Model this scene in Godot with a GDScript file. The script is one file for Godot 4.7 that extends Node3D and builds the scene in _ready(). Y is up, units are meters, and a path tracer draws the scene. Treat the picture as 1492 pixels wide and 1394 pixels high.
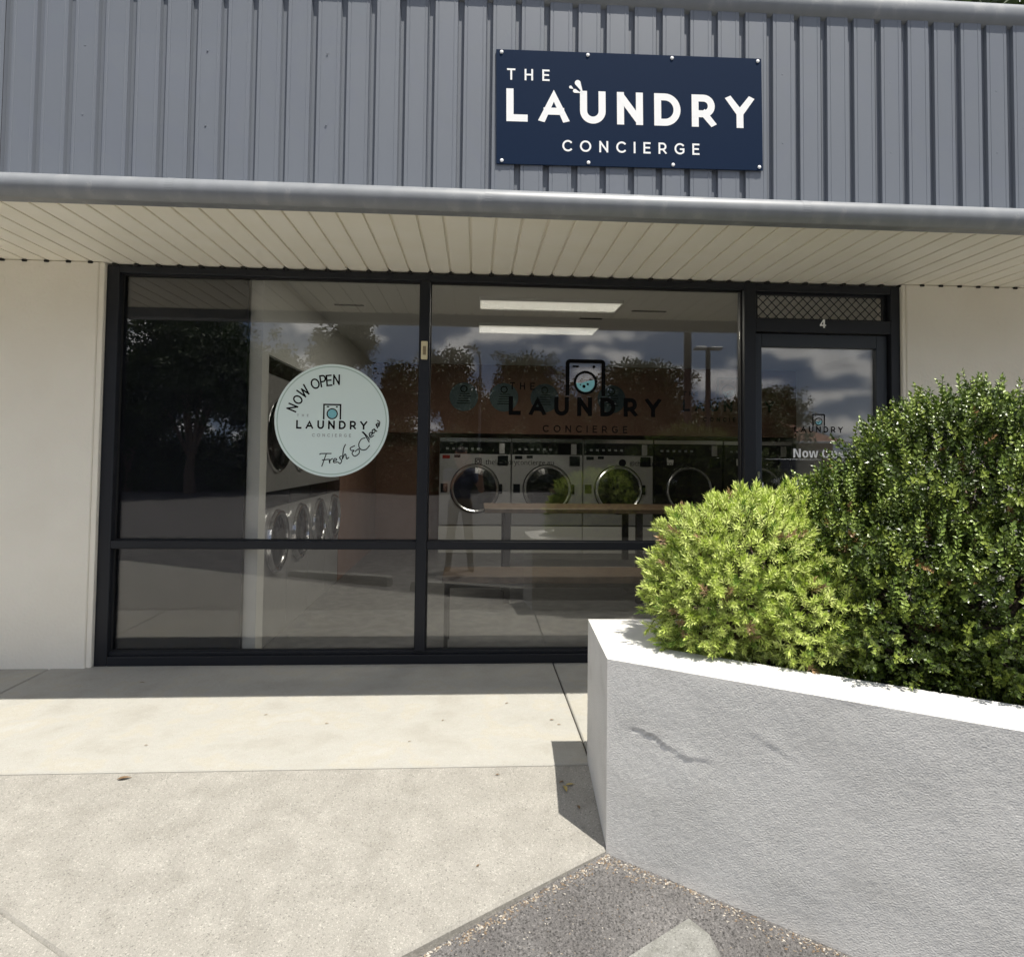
extends Node3D

# ---------------------------------------------------------------- layout, metres (y up, glass plane z = 0, street towards +z)
const SOF_Y := 2.66
const SOF_X0 := -2.4139
const SOF_P := 0.13962
const RIB_X0 := -2.1572
const RIB_P := 0.14823
const FAS_Z := 1.171
const SUN := Vector3(-0.223, -1.0, -0.30)
var M := {}
var rng := RandomNumberGenerator.new()
var taken := {}

# ---------------------------------------------------------------- helpers: materials
func lin(r: float, g: float, b: float) -> Color:
	return Color(r, g, b).linear_to_srgb()

func mat(c: Color, rough := 0.8, metal := 0.0, spec := 0.5) -> StandardMaterial3D:
	var m := StandardMaterial3D.new()
	m.albedo_color = c
	m.roughness = rough
	m.metallic = metal
	m.metallic_specular = spec
	return m

func noise(sd: int, freq: float, oct := 4, kind := FastNoiseLite.TYPE_SIMPLEX_SMOOTH) -> FastNoiseLite:
	var n := FastNoiseLite.new()
	n.seed = sd
	n.frequency = freq
	n.noise_type = kind
	n.fractal_octaves = oct
	return n

func ramp_tex(sd: int, freq: float, stops: Array, size := 512, oct := 4, kind := FastNoiseLite.TYPE_SIMPLEX_SMOOTH) -> NoiseTexture2D:
	var t := NoiseTexture2D.new()
	t.width = size
	t.height = size
	t.seamless = true
	t.noise = noise(sd, freq, oct, kind)
	var g := Gradient.new()
	var offs := PackedFloat32Array()
	var cols := PackedColorArray()
	for s in stops:
		offs.append(s[0])
		cols.append(s[1])
	g.offsets = offs
	g.colors = cols
	t.color_ramp = g
	return t

func normal_tex(sd: int, freq: float, bump: float, size := 512, oct := 4, kind := FastNoiseLite.TYPE_SIMPLEX_SMOOTH) -> NoiseTexture2D:
	var t := NoiseTexture2D.new()
	t.width = size
	t.height = size
	t.seamless = true
	t.noise = noise(sd, freq, oct, kind)
	t.as_normal_map = true
	t.bump_strength = bump
	return t

# grain and specks of a cast surface, multiplied over its colour; tiles
func speckle(sd: int, size: int, grain: float, dark: int, light: int, big: float, pits := 0.35) -> ImageTexture:
	var g := RandomNumberGenerator.new()
	g.seed = sd
	var im := Image.create(size, size, false, Image.FORMAT_RGB8)
	var v := PackedFloat32Array()
	v.resize(size * size)
	for k in v.size(): v[k] = 0.86 - grain * g.randf()
	for k in dark + light:
		var cx := g.randi() % size
		var cy := g.randi() % size
		var r := g.randf_range(0.6, big)
		var to := pits * g.randf_range(0.7, 1.6) if k < dark else 1.0
		var ri := int(ceil(r))
		for dy in range(-ri, ri + 1):
			for dx in range(-ri, ri + 1):
				if dx * dx + dy * dy > r * r * g.randf_range(0.6, 1.2): continue
				var at := ((cy + dy + size) % size) * size + (cx + dx + size) % size
				v[at] = lerpf(v[at], minf(to, 1.0), 0.75)
	for y in size:
		for x in size:
			var q := sqrt(v[y * size + x])
			im.set_pixel(x, y, Color(q, q, q))
	return ImageTexture.create_from_image(im)

func warped(t: NoiseTexture2D, amp: float, freq: float) -> NoiseTexture2D:
	var n: FastNoiseLite = t.noise
	n.domain_warp_enabled = true
	n.domain_warp_amplitude = amp
	n.domain_warp_frequency = freq
	return t

# world-triplanar surface: coarse colour map covering `metres`, a finer map multiplied over it, and grain relief
func surface(coarse: Texture2D, metres: float, fine: Texture2D, fine_m: float, nrm: Texture2D, nscale: float, rough: float) -> StandardMaterial3D:
	var m := mat(Color.WHITE, rough)
	m.albedo_texture = coarse
	m.uv1_triplanar = true
	m.uv1_world_triplanar = true
	m.uv1_scale = Vector3.ONE / metres
	if fine:
		m.detail_enabled = true
		m.detail_blend_mode = BaseMaterial3D.BLEND_MODE_MUL
		m.detail_albedo = fine
		m.detail_uv_layer = BaseMaterial3D.DETAIL_UV_2
		m.uv2_triplanar = true
		m.uv2_world_triplanar = true
		m.uv2_scale = Vector3.ONE / fine_m
	if nrm:
		m.normal_enabled = true
		m.normal_texture = nrm
		m.normal_scale = nscale
	return m

# ---------------------------------------------------------------- helpers: naming and tree
func numbered(called: String) -> String:
	if not taken.has(called):
		taken[called] = 0
		return called
	taken[called] += 1
	return "%s_%03d" % [called, taken[called]]

func tag(o: Node, label: String, category: String, group := "") -> void:
	o.set_meta("label", label)
	o.set_meta("category", category)
	if group != "":
		o.set_meta("group", group)

func thing(called: String, label: String, category: String, at := Vector3.ZERO, turn := 0.0, group := "") -> Node3D:
	var o := Node3D.new()
	o.name = numbered(called)
	add_child(o)
	o.position = at
	o.rotation.y = turn
	tag(o, label, category, group)
	return o

func obj(called: String, mesh: Mesh, m: Material, parent: Node) -> MeshInstance3D:
	var o := MeshInstance3D.new()
	o.name = numbered(called) if parent == self else called
	o.mesh = mesh
	o.material_override = m
	parent.add_child(o, true)
	return o

func struct(called: String, mesh: Mesh, m: Material) -> MeshInstance3D:
	var o := obj(called, mesh, m, self)
	o.set_meta("kind", "structure")
	return o

# ---------------------------------------------------------------- helpers: shapes
func newst() -> SurfaceTool:
	var st := SurfaceTool.new()
	st.begin(Mesh.PRIMITIVE_TRIANGLES)
	st.set_smooth_group(-1)
	return st

func done(st: SurfaceTool) -> ArrayMesh:
	st.generate_normals()
	return st.commit()

# corners counter-clockwise as seen from outside
func tri(st: SurfaceTool, a: Vector3, b: Vector3, c: Vector3) -> void:
	st.add_vertex(a); st.add_vertex(c); st.add_vertex(b)

func quad(st: SurfaceTool, a: Vector3, b: Vector3, c: Vector3, d: Vector3) -> void:
	tri(st, a, b, c); tri(st, a, c, d)

func bx(st: SurfaceTool, lo: Vector3, hi: Vector3, bev := 0.0, x := Transform3D()) -> void:
	var b := minf(bev, 0.45 * minf(hi.x - lo.x, minf(hi.y - lo.y, hi.z - lo.z)))
	var c := (lo + hi) / 2.0
	var h := (hi - lo) / 2.0
	# vertex on the face of `axis`, at corner signs s
	var v := func(s: Vector3, axis: int) -> Vector3:
		var p := Vector3(s.x * (h.x - b), s.y * (h.y - b), s.z * (h.z - b))
		p[axis] = s[axis] * h[axis]
		return x * (c + p)
	for ax in 3:
		var u := (ax + 1) % 3
		var w := (ax + 2) % 3
		for sg in [-1.0, 1.0]:
			var q := []
			for k in [[-1, -1], [1, -1], [1, 1], [-1, 1]]:
				var s := Vector3.ZERO
				s[ax] = sg; s[u] = k[0]; s[w] = k[1]
				q.append(v.call(s, ax))
			if sg > 0: quad(st, q[0], q[1], q[2], q[3])
			else: quad(st, q[3], q[2], q[1], q[0])
	if b <= 0.0:
		return
	for ax in 3:
		var u := (ax + 1) % 3
		var w := (ax + 2) % 3
		for su in [-1.0, 1.0]:
			for sw in [-1.0, 1.0]:
				var s0 := Vector3.ZERO
				s0[u] = su; s0[w] = sw
				var s1 := s0
				s0[ax] = -1.0; s1[ax] = 1.0
				_edge(st, v.call(s0, u), v.call(s1, u), v.call(s1, w), v.call(s0, w), x * c)
	for sx in [-1.0, 1.0]:
		for sy in [-1.0, 1.0]:
			for sz in [-1.0, 1.0]:
				var s := Vector3(sx, sy, sz)
				var p: Vector3 = v.call(s, 0)
				var q: Vector3 = v.call(s, 1)
				var r: Vector3 = v.call(s, 2)
				if (q - p).cross(r - p).dot(p - x * c) > 0: tri(st, p, q, r)
				else: tri(st, p, r, q)

func _edge(st: SurfaceTool, a: Vector3, b: Vector3, c: Vector3, d: Vector3, mid: Vector3) -> void:
	if (b - a).cross(c - a).dot(a - mid) > 0: quad(st, a, b, c, d)
	else: quad(st, d, c, b, a)

func boxmesh(lo: Vector3, hi: Vector3, bev := 0.003) -> ArrayMesh:
	var st := newst()
	bx(st, lo, hi, bev)
	return done(st)

# outline in the xz plane (any winding), walls from y0 to y1 functions of the point
func prism(st: SurfaceTool, poly: PackedVector2Array, ylo: Callable, yhi: Callable, bev := 0.0) -> void:
	var p := poly.duplicate()
	if not Geometry2D.is_polygon_clockwise(p):
		p.reverse()
	var inner := p
	if bev > 0.0:
		var o := Geometry2D.offset_polygon(p, -bev, Geometry2D.JOIN_MITER)
		if o.size() and o[0].size() == p.size():
			inner = o[0]
			# line the two rings up
			var best := 0
			for k in inner.size():
				if inner[k].distance_to(p[0]) < inner[best].distance_to(p[0]): best = k
			var turned := PackedVector2Array()
			for k in inner.size(): turned.append(inner[(best + k) % inner.size()])
			inner = turned
			if Geometry2D.is_polygon_clockwise(inner) != Geometry2D.is_polygon_clockwise(p): inner.reverse()
	var top := func(q: Vector2) -> Vector3: return Vector3(q.x, yhi.call(q), q.y)
	var low := func(q: Vector2, dy: float) -> Vector3: return Vector3(q.x, yhi.call(q) - dy, q.y)
	var bot := func(q: Vector2) -> Vector3: return Vector3(q.x, ylo.call(q), q.y)
	var t := Geometry2D.triangulate_polygon(inner)
	for k in range(0, t.size(), 3):
		var a: Vector3 = top.call(inner[t[k]])
		var b: Vector3 = top.call(inner[t[k + 1]])
		var c: Vector3 = top.call(inner[t[k + 2]])
		if (b - a).cross(c - a).y > 0: tri(st, a, b, c)
		else: tri(st, a, c, b)
	var mid := Vector2.ZERO
	for q in p: mid += q / p.size()
	for k in p.size():
		var j := (k + 1) % p.size()
		var n := p.size()
		var quads := [[bot.call(p[k]), bot.call(p[j]), low.call(p[j], bev), low.call(p[k], bev)]]
		if bev > 0.0 and inner.size() == n: quads.append([low.call(p[k], bev), low.call(p[j], bev), top.call(inner[j]), top.call(inner[k])])
		# outward normal of a clockwise (y down) outline
		var e := p[j] - p[k]
		var out := Vector3(-e.y, 0, e.x)
		if Geometry2D.is_point_in_polygon((p[k] + p[j]) / 2.0 + Vector2(out.x, out.z).normalized() * 0.001, p): out = -out
		for w in quads:
			if (w[1] - w[0]).cross(w[2] - w[0]).dot(out + Vector3(0, 0.01, 0)) > 0: quad(st, w[0], w[1], w[2], w[3])
			else: quad(st, w[3], w[2], w[1], w[0])

# section (z, y) points swept along x
func sweep_x(st: SurfaceTool, sec: Array, x0: float, x1: float, closed := true) -> void:
	var n := sec.size()
	for k in (n if closed else n - 1):
		var a: Vector2 = sec[k]
		var b: Vector2 = sec[(k + 1) % n]
		quad(st, Vector3(x0, a.y, a.x), Vector3(x0, b.y, b.x), Vector3(x1, b.y, b.x), Vector3(x1, a.y, a.x))

func tube(st: SurfaceTool, pts: Array, rads: Array, seg := 8, caps := true) -> void:
	var rings := []
	for k in pts.size():
		var d: Vector3 = (pts[mini(k + 1, pts.size() - 1)] - pts[maxi(k - 1, 0)]).normalized()
		var u := d.cross(Vector3.UP if absf(d.y) < 0.9 else Vector3.RIGHT).normalized()
		var w := d.cross(u).normalized()
		var ring := []
		for s in seg:
			var a := TAU * s / seg
			ring.append(pts[k] + (u * cos(a) + w * sin(a)) * rads[k])
		rings.append(ring)
	for k in pts.size() - 1:
		for s in seg:
			var t := (s + 1) % seg
			quad(st, rings[k][s], rings[k][t], rings[k + 1][t], rings[k + 1][s])
	if caps:
		for s in range(1, seg - 1):
			tri(st, rings[0][0], rings[0][s + 1], rings[0][s])
			tri(st, rings[-1][0], rings[-1][s], rings[-1][s + 1])

# ring (torus) about the axis `ax` at c
func ring(st: SurfaceTool, c: Vector3, ax: Vector3, R: float, r: float, seg := 40, rs := 8, flat := 1.0) -> void:
	var u := ax.cross(Vector3.UP if absf(ax.y) < 0.9 else Vector3.RIGHT).normalized()
	var w := ax.cross(u).normalized()
	var at := func(i: int, j: int) -> Vector3:
		var a := TAU * i / seg
		var b := TAU * j / rs
		var rad := u * cos(a) + w * sin(a)
		return c + rad * (R + r * cos(b)) + ax * (r * flat * sin(b))
	for i in seg:
		for j in rs:
			quad(st, at.call(i, j), at.call(i + 1, j), at.call(i + 1, j + 1), at.call(i, j + 1))

func lathe(st: SurfaceTool, c: Vector3, ax: Vector3, prof: Array, seg := 32) -> void:  # prof: (radius, along axis)
	var u := ax.cross(Vector3.UP if absf(ax.y) < 0.9 else Vector3.RIGHT).normalized()
	var w := ax.cross(u).normalized()
	for k in prof.size() - 1:
		for i in seg:
			var a := TAU * i / seg
			var b := TAU * (i + 1) / seg
			var p: Vector2 = prof[k]
			var q: Vector2 = prof[k + 1]
			var ra := u * cos(a) + w * sin(a)
			var rb := u * cos(b) + w * sin(b)
			var A := c + ra * p.x + ax * p.y
			var B := c + rb * p.x + ax * p.y
			var C := c + rb * q.x + ax * q.y
			var D := c + ra * q.x + ax * q.y
			if p.x > 1e-5: tri(st, A, B, C)
			if q.x > 1e-5: tri(st, A, C, D)

# ---------------------------------------------------------------- helpers: stroke lettering
func arc(cx: float, cy: float, rx: float, ry: float, a0: float, a1: float, n := 12) -> Array:
	var o := []
	for k in n + 1:
		var a := deg_to_rad(lerpf(a0, a1, k / float(n)))
		o.append(Vector2(cx + rx * cos(a), cy + ry * sin(a)))
	return o

func glyph(ch: String) -> Array:  # [width, strokes...] of a cap height of 1
	var v := func(x: float, y: float) -> Vector2: return Vector2(x, y)
	match ch:
		"T": return [0.66, [v.call(0, 1), v.call(0.66, 1)], [v.call(0.33, 1), v.call(0.33, 0)]]
		"H": return [0.68, [v.call(0, 1), v.call(0, 0)], [v.call(0.68, 1), v.call(0.68, 0)], [v.call(0, 0.5), v.call(0.68, 0.5)]]
		"E": return [0.56, [v.call(0.56, 1), v.call(0, 1), v.call(0, 0), v.call(0.56, 0)], [v.call(0, 0.52), v.call(0.5, 0.52)]]
		"L": return [0.54, [v.call(0, 1), v.call(0, 0), v.call(0.54, 0)]]
		"A": return [0.86, [v.call(0, 0), v.call(0.43, 1), v.call(0.86, 0)], [v.call(0.17, 0.3), v.call(0.69, 0.3)]]
		"U": return [0.72, [v.call(0, 1)] + arc(0.36, 0.36, 0.36, 0.36, 180, 360, 16) + [v.call(0.72, 1)]]
		"N": return [0.74, [v.call(0, 0), v.call(0, 1)], [v.call(0.74, 0), v.call(0.74, 1)], [v.call(0.05, 0.93), v.call(0.69, 0.07)]]
		"D": return [0.76, [v.call(0, 0), v.call(0, 1), v.call(0.28, 1)] + arc(0.28, 0.5, 0.48, 0.5, 80, -80, 18) + [v.call(0.28, 0), v.call(0, 0)]]
		"R": return [0.66, [v.call(0, 0), v.call(0, 1)], [v.call(0, 1), v.call(0.34, 1)] + arc(0.34, 0.69, 0.3, 0.31, 75, -75, 12) + [v.call(0.34, 0.38), v.call(0, 0.38)], [v.call(0.36, 0.38), v.call(0.66, 0)]]
		"P": return [0.6, [v.call(0, 0), v.call(0, 1)], [v.call(0, 1), v.call(0.3, 1)] + arc(0.3, 0.72, 0.28, 0.28, 75, -75, 12) + [v.call(0.3, 0.44), v.call(0, 0.44)]]
		"Y": return [0.8, [v.call(0, 1), v.call(0.4, 0.44), v.call(0.8, 1)], [v.call(0.4, 0.44), v.call(0.4, 0)]]
		"C": return [0.8, arc(0.48, 0.5, 0.48, 0.5, 48, 312, 22)]
		"O": return [0.98, arc(0.49, 0.5, 0.49, 0.5, 90, 450, 30)]
		"I": return [0.0, [v.call(0, 1), v.call(0, 0)]]
		"G": return [0.86, arc(0.48, 0.5, 0.48, 0.5, 48, 320, 22) + [v.call(0.86, 0.46), v.call(0.56, 0.46)]]
		"W": return [1.1, [v.call(0, 1), v.call(0.28, 0)], [v.call(0.28, 0), v.call(0.55, 0.8)], [v.call(0.55, 0.8), v.call(0.82, 0)], [v.call(0.82, 0), v.call(1.1, 1)]]
	return [0.4]

# a flat ribbon along a polyline in the xy plane, mitred, ends extended by half its width
func ribbon(st: SurfaceTool, pts_in: Array, hw: float, z: float, ext := true, ylo := -1e9, yhi := 1e9) -> void:
	var pts := pts_in.duplicate()
	var n := pts.size()
	if n < 2: return
	var loop: bool = pts[0].distance_to(pts[n - 1]) < 1e-5
	if ext and not loop:
		pts[0] = pts[0] + (pts[0] - pts[1]).normalized() * hw
		pts[n - 1] = pts[n - 1] + (pts[n - 1] - pts[n - 2]).normalized() * hw
	var L := []
	var R := []
	for k in n:
		var d0: Vector2 = (pts[k] - pts[(k - 1 + n - 1) % (n - 1) if loop and k == 0 else maxi(k - 1, 0)])
		var d1: Vector2 = (pts[1 if loop and k == n - 1 else mini(k + 1, n - 1)] - pts[k])
		if loop and k == 0: d0 = pts[0] - pts[n - 2]
		if d0.length() < 1e-7: d0 = d1
		if d1.length() < 1e-7: d1 = d0
		var n0 := d0.normalized().orthogonal()
		var n1 := d1.normalized().orthogonal()
		var m := (n0 + n1).normalized()
		var l := hw / maxf(0.42, m.dot(n1))
		var a: Vector2 = pts[k] + m * l
		var b: Vector2 = pts[k] - m * l
		L.append(Vector2(a.x, clampf(a.y, ylo, yhi)))
		R.append(Vector2(b.x, clampf(b.y, ylo, yhi)))
	for k in n - 1:
		var a := Vector3(L[k].x, L[k].y, z)
		var b := Vector3(R[k].x, R[k].y, z)
		var c := Vector3(R[k + 1].x, R[k + 1].y, z)
		var d := Vector3(L[k + 1].x, L[k + 1].y, z)
		if (b - a).cross(c - a).z > 0: quad(st, a, b, c, d)
		else: quad(st, d, c, b, a)

# capitals spread evenly between x0 and x1
func caps_line(st: SurfaceTool, text: String, x0: float, x1: float, base: float, h: float, hw: float) -> void:
	var ih := h - 2.0 * hw
	var total := 0.0
	for ch in text: total += glyph(ch)[0] * ih
	var gap := (x1 - x0 - 2.0 * hw - total) / maxi(1, text.length() - 1)
	var x := x0 + hw
	for ch in text:
		var g := glyph(ch)
		for k in range(1, g.size()):
			var pl := []
			for q in g[k]: pl.append(Vector2(x + q.x * ih, base + hw + q.y * ih))
			ribbon(st, pl, hw, 0.00015 * k, true, base, base + h)
		x += g[0] * ih + gap

func disc(st: SurfaceTool, c: Vector2, r: float, z: float, seg := 48) -> void:
	for k in seg:
		var a := TAU * k / seg
		var b := TAU * (k + 1) / seg
		tri(st, Vector3(c.x, c.y, z), Vector3(c.x + r * cos(a), c.y + r * sin(a), z), Vector3(c.x + r * cos(b), c.y + r * sin(b), z))

func blob(st: SurfaceTool, pts: Array, z: float) -> void:  # filled outline
	var p := PackedVector2Array(pts)
	var t := Geometry2D.triangulate_polygon(p)
	for k in range(0, t.size(), 3):
		var a := Vector3(p[t[k]].x, p[t[k]].y, z)
		var b := Vector3(p[t[k + 1]].x, p[t[k + 1]].y, z)
		var c := Vector3(p[t[k + 2]].x, p[t[k + 2]].y, z)
		if (b - a).cross(c - a).z > 0: tri(st, a, b, c)
		else: tri(st, a, c, b)

func rect(st: SurfaceTool, x0: float, y0: float, x1: float, y1: float, z: float) -> void:
	quad(st, Vector3(x0, y0, z), Vector3(x1, y0, z), Vector3(x1, y1, z), Vector3(x0, y1, z))

# the shop's three-line name; LAUNDRY is `w` wide with its baseline at the origin
func shop_name(parent: Node3D, w: float, hw: float, thin: float, m: Material, icon: bool, small := true, cap := 0.122) -> void:
	var st := newst()
	caps_line(st, "LAUNDRY", 0.0, w, 0.0, cap * w, hw * w)
	obj("lettering", done(st), m, parent)
	if small:
		st = newst()
		caps_line(st, "THE", 0.005 * w, 0.168 * w, 0.165 * w, 0.046 * w, thin * w)
		caps_line(st, "CONCIERGE", 0.223 * w, 0.777 * w, -0.108 * w, 0.046 * w, thin * w)
		obj("small_lettering", done(st), m, parent)
	if icon:
		st = newst()
		var x0 := 0.382 * w
		var x1 := 0.618 * w
		ribbon(st, [Vector2(x0, 0.145 * w), Vector2(x0, 0.342 * w)] + arc(x0 + 0.016 * w, 0.342 * w, 0.016 * w, 0.016 * w, 160, 90, 4) + arc(x1 - 0.016 * w, 0.342 * w, 0.016 * w, 0.016 * w, 90, 20, 4) + [Vector2(x1, 0.342 * w), Vector2(x1, 0.145 * w)], 0.0125 * w, 0.0)
		ribbon(st, arc(0.5 * w, 0.218 * w, 0.07 * w, 0.07 * w, 90, 450, 40), 0.0075 * w, 0.0004)
		rect(st, 0.415 * w, 0.318 * w, 0.455 * w, 0.33 * w, 0.0)
		disc(st, Vector2(0.555 * w, 0.323 * w), 0.009 * w, 0.0, 16)
		obj("washer_emblem", done(st), m, parent)
		st = newst()
		var wave := arc(0.5 * w, 0.218 * w, 0.06 * w, 0.06 * w, 182, 378, 26)
		wave.append(Vector2(0.53 * w, 0.232 * w)); wave.append(Vector2(0.5 * w, 0.224 * w)); wave.append(Vector2(0.472 * w, 0.214 * w))
		blob(st, wave, 0.0)
		obj("emblem_water", done(st), M.teal, parent)
		st = newst()
		disc(st, Vector2(0.49 * w, 0.193 * w), 0.011 * w, 0.0005, 14)
		disc(st, Vector2(0.515 * w, 0.208 * w), 0.008 * w, 0.0005, 12)
		disc(st, Vector2(0.467 * w, 0.204 * w), 0.005 * w, 0.0005, 10)
		obj("emblem_bubbles", done(st), m, parent)

func text_mesh(t: String, size: float, font_name := "Droid Sans", bold := false) -> TextMesh:
	var tm := TextMesh.new()
	var f := SystemFont.new()
	f.font_names = PackedStringArray([font_name])
	if bold: f.font_weight = 700
	tm.font = f
	tm.text = t
	tm.font_size = 32
	tm.pixel_size = size / 32.0
	tm.depth = 0.0008
	tm.horizontal_alignment = HORIZONTAL_ALIGNMENT_LEFT
	tm.vertical_alignment = VERTICAL_ALIGNMENT_BOTTOM
	return tm

# ================================================================ scene
func _ready() -> void:
	rng.seed = 20
	camera_and_light()
	materials()
	ground()
	building()
	interior()
	signs()
	planter()
	street_behind()
	small_things()

func camera_and_light() -> void:
	var cam := Camera3D.new()
	cam.name = "camera"
	add_child(cam)
	cam.transform = Transform3D(Basis(Vector3.UP, -0.0572) * Basis(Vector3.RIGHT, 0.0357) * Basis(Vector3.BACK, 0.0114), Vector3(0, 1.40, 4.3376))
	var near := 0.03
	cam.set_frustum(1394.0 / 911.8 * near, Vector2(1.86 / 911.8, -64.35 / 911.8) * near, near, 900.0)
	cam.current = true
	var env := Environment.new()
	env.background_mode = Environment.BG_SKY
	env.tonemap_mode = Environment.TONE_MAPPER_LINEAR
	env.tonemap_exposure = 1.38
	env.sdfgi_enabled = true
	env.ssao_enabled = true
	env.ssil_enabled = true
	var sky := Sky.new()
	var pan := PanoramaSkyMaterial.new()
	pan.panorama = cloudy_sky()
	sky.sky_material = pan
	env.sky = sky
	env.background_energy_multiplier = 1.0
	var we := WorldEnvironment.new()
	we.name = "world_environment"
	we.environment = env
	add_child(we)
	var sun := DirectionalLight3D.new()
	sun.name = "sun"
	add_child(sun)
	sun.look_at_from_position(Vector3.ZERO, SUN, Vector3.RIGHT)
	sun.light_energy = 1.6
	sun.light_angular_distance = 0.5
	sun.light_color = Color(1.0, 0.98, 0.94)
	sun.shadow_enabled = true

func cloudy_sky() -> ImageTexture:
	var w := 1024
	var h := 512
	var im := Image.create(w, h, false, Image.FORMAT_RGBF)
	var n1 := noise(5, 1.5, 6)
	var n2 := noise(9, 4.2, 4)
	for j in h:
		var el := (0.5 - (j + 0.5) / h) * PI
		var y := sin(el)
		for i in w:
			if y < -0.02:
				im.set_pixel(i, j, Color(0.24, 0.24, 0.23))
				continue
			var az := (i + 0.5) / w * TAU
			var d := Vector3(cos(az) * cos(el), y, sin(az) * cos(el))
			var t := pow(1.0 - maxf(y, 0.0), 3.0)
			var c := Color(0.075, 0.135, 0.28).lerp(Color(0.3, 0.375, 0.5), t)
			var q := d / (maxf(y, 0.0) + 0.16) * 1.15
			var v := n1.get_noise_3d(q.x, q.z, 3.0) * 0.85 + n2.get_noise_3d(q.x, q.z, 8.0) * 0.3
			var cl := smoothstep(0.03, 0.22, v)
			var body := Color(1.4, 1.38, 1.35).lerp(Color(0.68, 0.69, 0.72), clampf((v - 0.16) * 2.6, 0.0, 1.0))
			im.set_pixel(i, j, c.lerp(body, cl))
	return ImageTexture.create_from_image(im)

func materials() -> void:
	var g := func(v: float, w := 1.0) -> Color: return lin(v * w, v, v / w)
	# concrete: pale trowelled slab and a greyer, older one
	var grit := speckle(31, 1024, 0.16, 2600, 3000, 1.5, 0.5)
	M.slab_pale = surface(warped(ramp_tex(11, 0.008, [[0.1, lin(0.415, 0.398, 0.352)], [0.35, lin(0.45, 0.436, 0.39)], [0.55, lin(0.465, 0.452, 0.41)], [0.68, lin(0.47, 0.445, 0.382)], [0.9, lin(0.49, 0.477, 0.437)]], 1024, 6), 34.0, 0.012), 3.1, grit, 1.3, normal_tex(12, 0.12, 3.0), 0.12, 0.85)
	M.slab_grey = surface(warped(ramp_tex(14, 0.016, [[0.12, lin(0.355, 0.336, 0.296)], [0.36, lin(0.39, 0.372, 0.33)], [0.5, lin(0.408, 0.389, 0.346)], [0.66, lin(0.425, 0.405, 0.36)], [0.95, lin(0.475, 0.454, 0.406)]], 1024, 8), 60.0, 0.02), 2.9, speckle(33, 1024, 0.34, 13000, 11000, 2.0, 0.38), 1.5, normal_tex(15, 0.3, 3.0), 0.12, 0.9)
	M.joint = mat(lin(0.05, 0.045, 0.04), 0.95)
	M.asphalt = surface(ramp_tex(17, 0.012, [[0.2, lin(0.17, 0.16, 0.155)], [0.5, lin(0.21, 0.2, 0.194)], [0.8, lin(0.25, 0.238, 0.23)]], 512, 5), 2.3, speckle(34, 1024, 0.45, 26000, 15000, 2.6, 0.16), 1.5, normal_tex(18, 0.14, 8.0, 1024), 0.7, 0.9)
	M.wheel_stop = surface(warped(ramp_tex(19, 0.02, [[0.15, lin(0.25, 0.247, 0.222)], [0.5, lin(0.31, 0.306, 0.28)], [0.85, lin(0.37, 0.365, 0.335)]], 512, 6), 30.0, 0.02), 0.9, speckle(36, 512, 0.3, 3000, 2500, 2.0, 0.4), 0.6, normal_tex(20, 0.2, 4.0, 256), 0.4, 0.9)
	M.render_cream = surface(ramp_tex(21, 0.012, [[0.2, lin(0.795, 0.75, 0.655)], [0.8, lin(0.82, 0.778, 0.685)]], 256, 4), 1.9, null, 1.0, normal_tex(22, 0.13, 4.0, 512), 0.13, 0.85)
	M.render_white = surface(warped(ramp_tex(23, 0.007, [[0.12, lin(0.68, 0.667, 0.635)], [0.4, lin(0.76, 0.747, 0.715)], [0.85, lin(0.8, 0.787, 0.757)]], 1024, 6), 40.0, 0.01), 2.1, speckle(38, 512, 0.1, 700, 300, 1.4, 0.6), 0.9, normal_tex(24, 0.34, 5.0, 1024, 2), 0.17, 0.85)
	M.fascia = surface(ramp_tex(25, 0.004, [[0.2, lin(0.142, 0.157, 0.184)], [0.8, lin(0.152, 0.167, 0.194)]], 256, 4), 2.4, null, 1.0, null, 0.0, 0.5)
	M.gutter = surface(warped(ramp_tex(26, 0.01, [[0.2, lin(0.185, 0.195, 0.208)], [0.7, lin(0.21, 0.22, 0.233)], [0.9, lin(0.28, 0.285, 0.29)]], 512, 6), 40.0, 0.02), 0.9, null, 1.0, normal_tex(27, 0.01, 1.0, 256), 0.1, 0.42)
	M.soffit = surface(ramp_tex(28, 0.01, [[0.2, lin(0.85, 0.805, 0.69)], [0.8, lin(0.87, 0.83, 0.73)]], 256, 4), 1.1, null, 1.0, null, 0.0, 0.5)
	M.dark_gap = mat(lin(0.02, 0.018, 0.016), 0.95)  # near-black; puts the shade of the soffit openings into the colour
	M.frame = mat(lin(0.014, 0.0155, 0.02), 0.42, 0.0, 0.38)
	M.door_frame = mat(lin(0.03, 0.036, 0.046), 0.42, 0.0, 0.4)
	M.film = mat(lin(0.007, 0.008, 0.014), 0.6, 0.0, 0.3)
	M.rubber = mat(lin(0.012, 0.012, 0.013), 0.7)
	M.glass = mat(Color(0.02, 0.025, 0.025, 0.09), 0.0, 0.0, 0.5)
	M.glass.transparency = BaseMaterial3D.TRANSPARENCY_ALPHA
	M.navy = mat(lin(0.005, 0.016, 0.044), 0.7, 0.0, 0.2)
	M.white_print = mat(lin(0.86, 0.86, 0.85), 0.45)
	M.black_print = mat(lin(0.005, 0.005, 0.005), 0.7, 0.0, 0.12)
	M.grey_print = mat(lin(0.3, 0.33, 0.33), 0.5)
	M.teal = mat(lin(0.23, 0.55, 0.6), 0.5)
	M.mint = mat(lin(0.74, 0.86, 0.83), 0.5)
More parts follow.
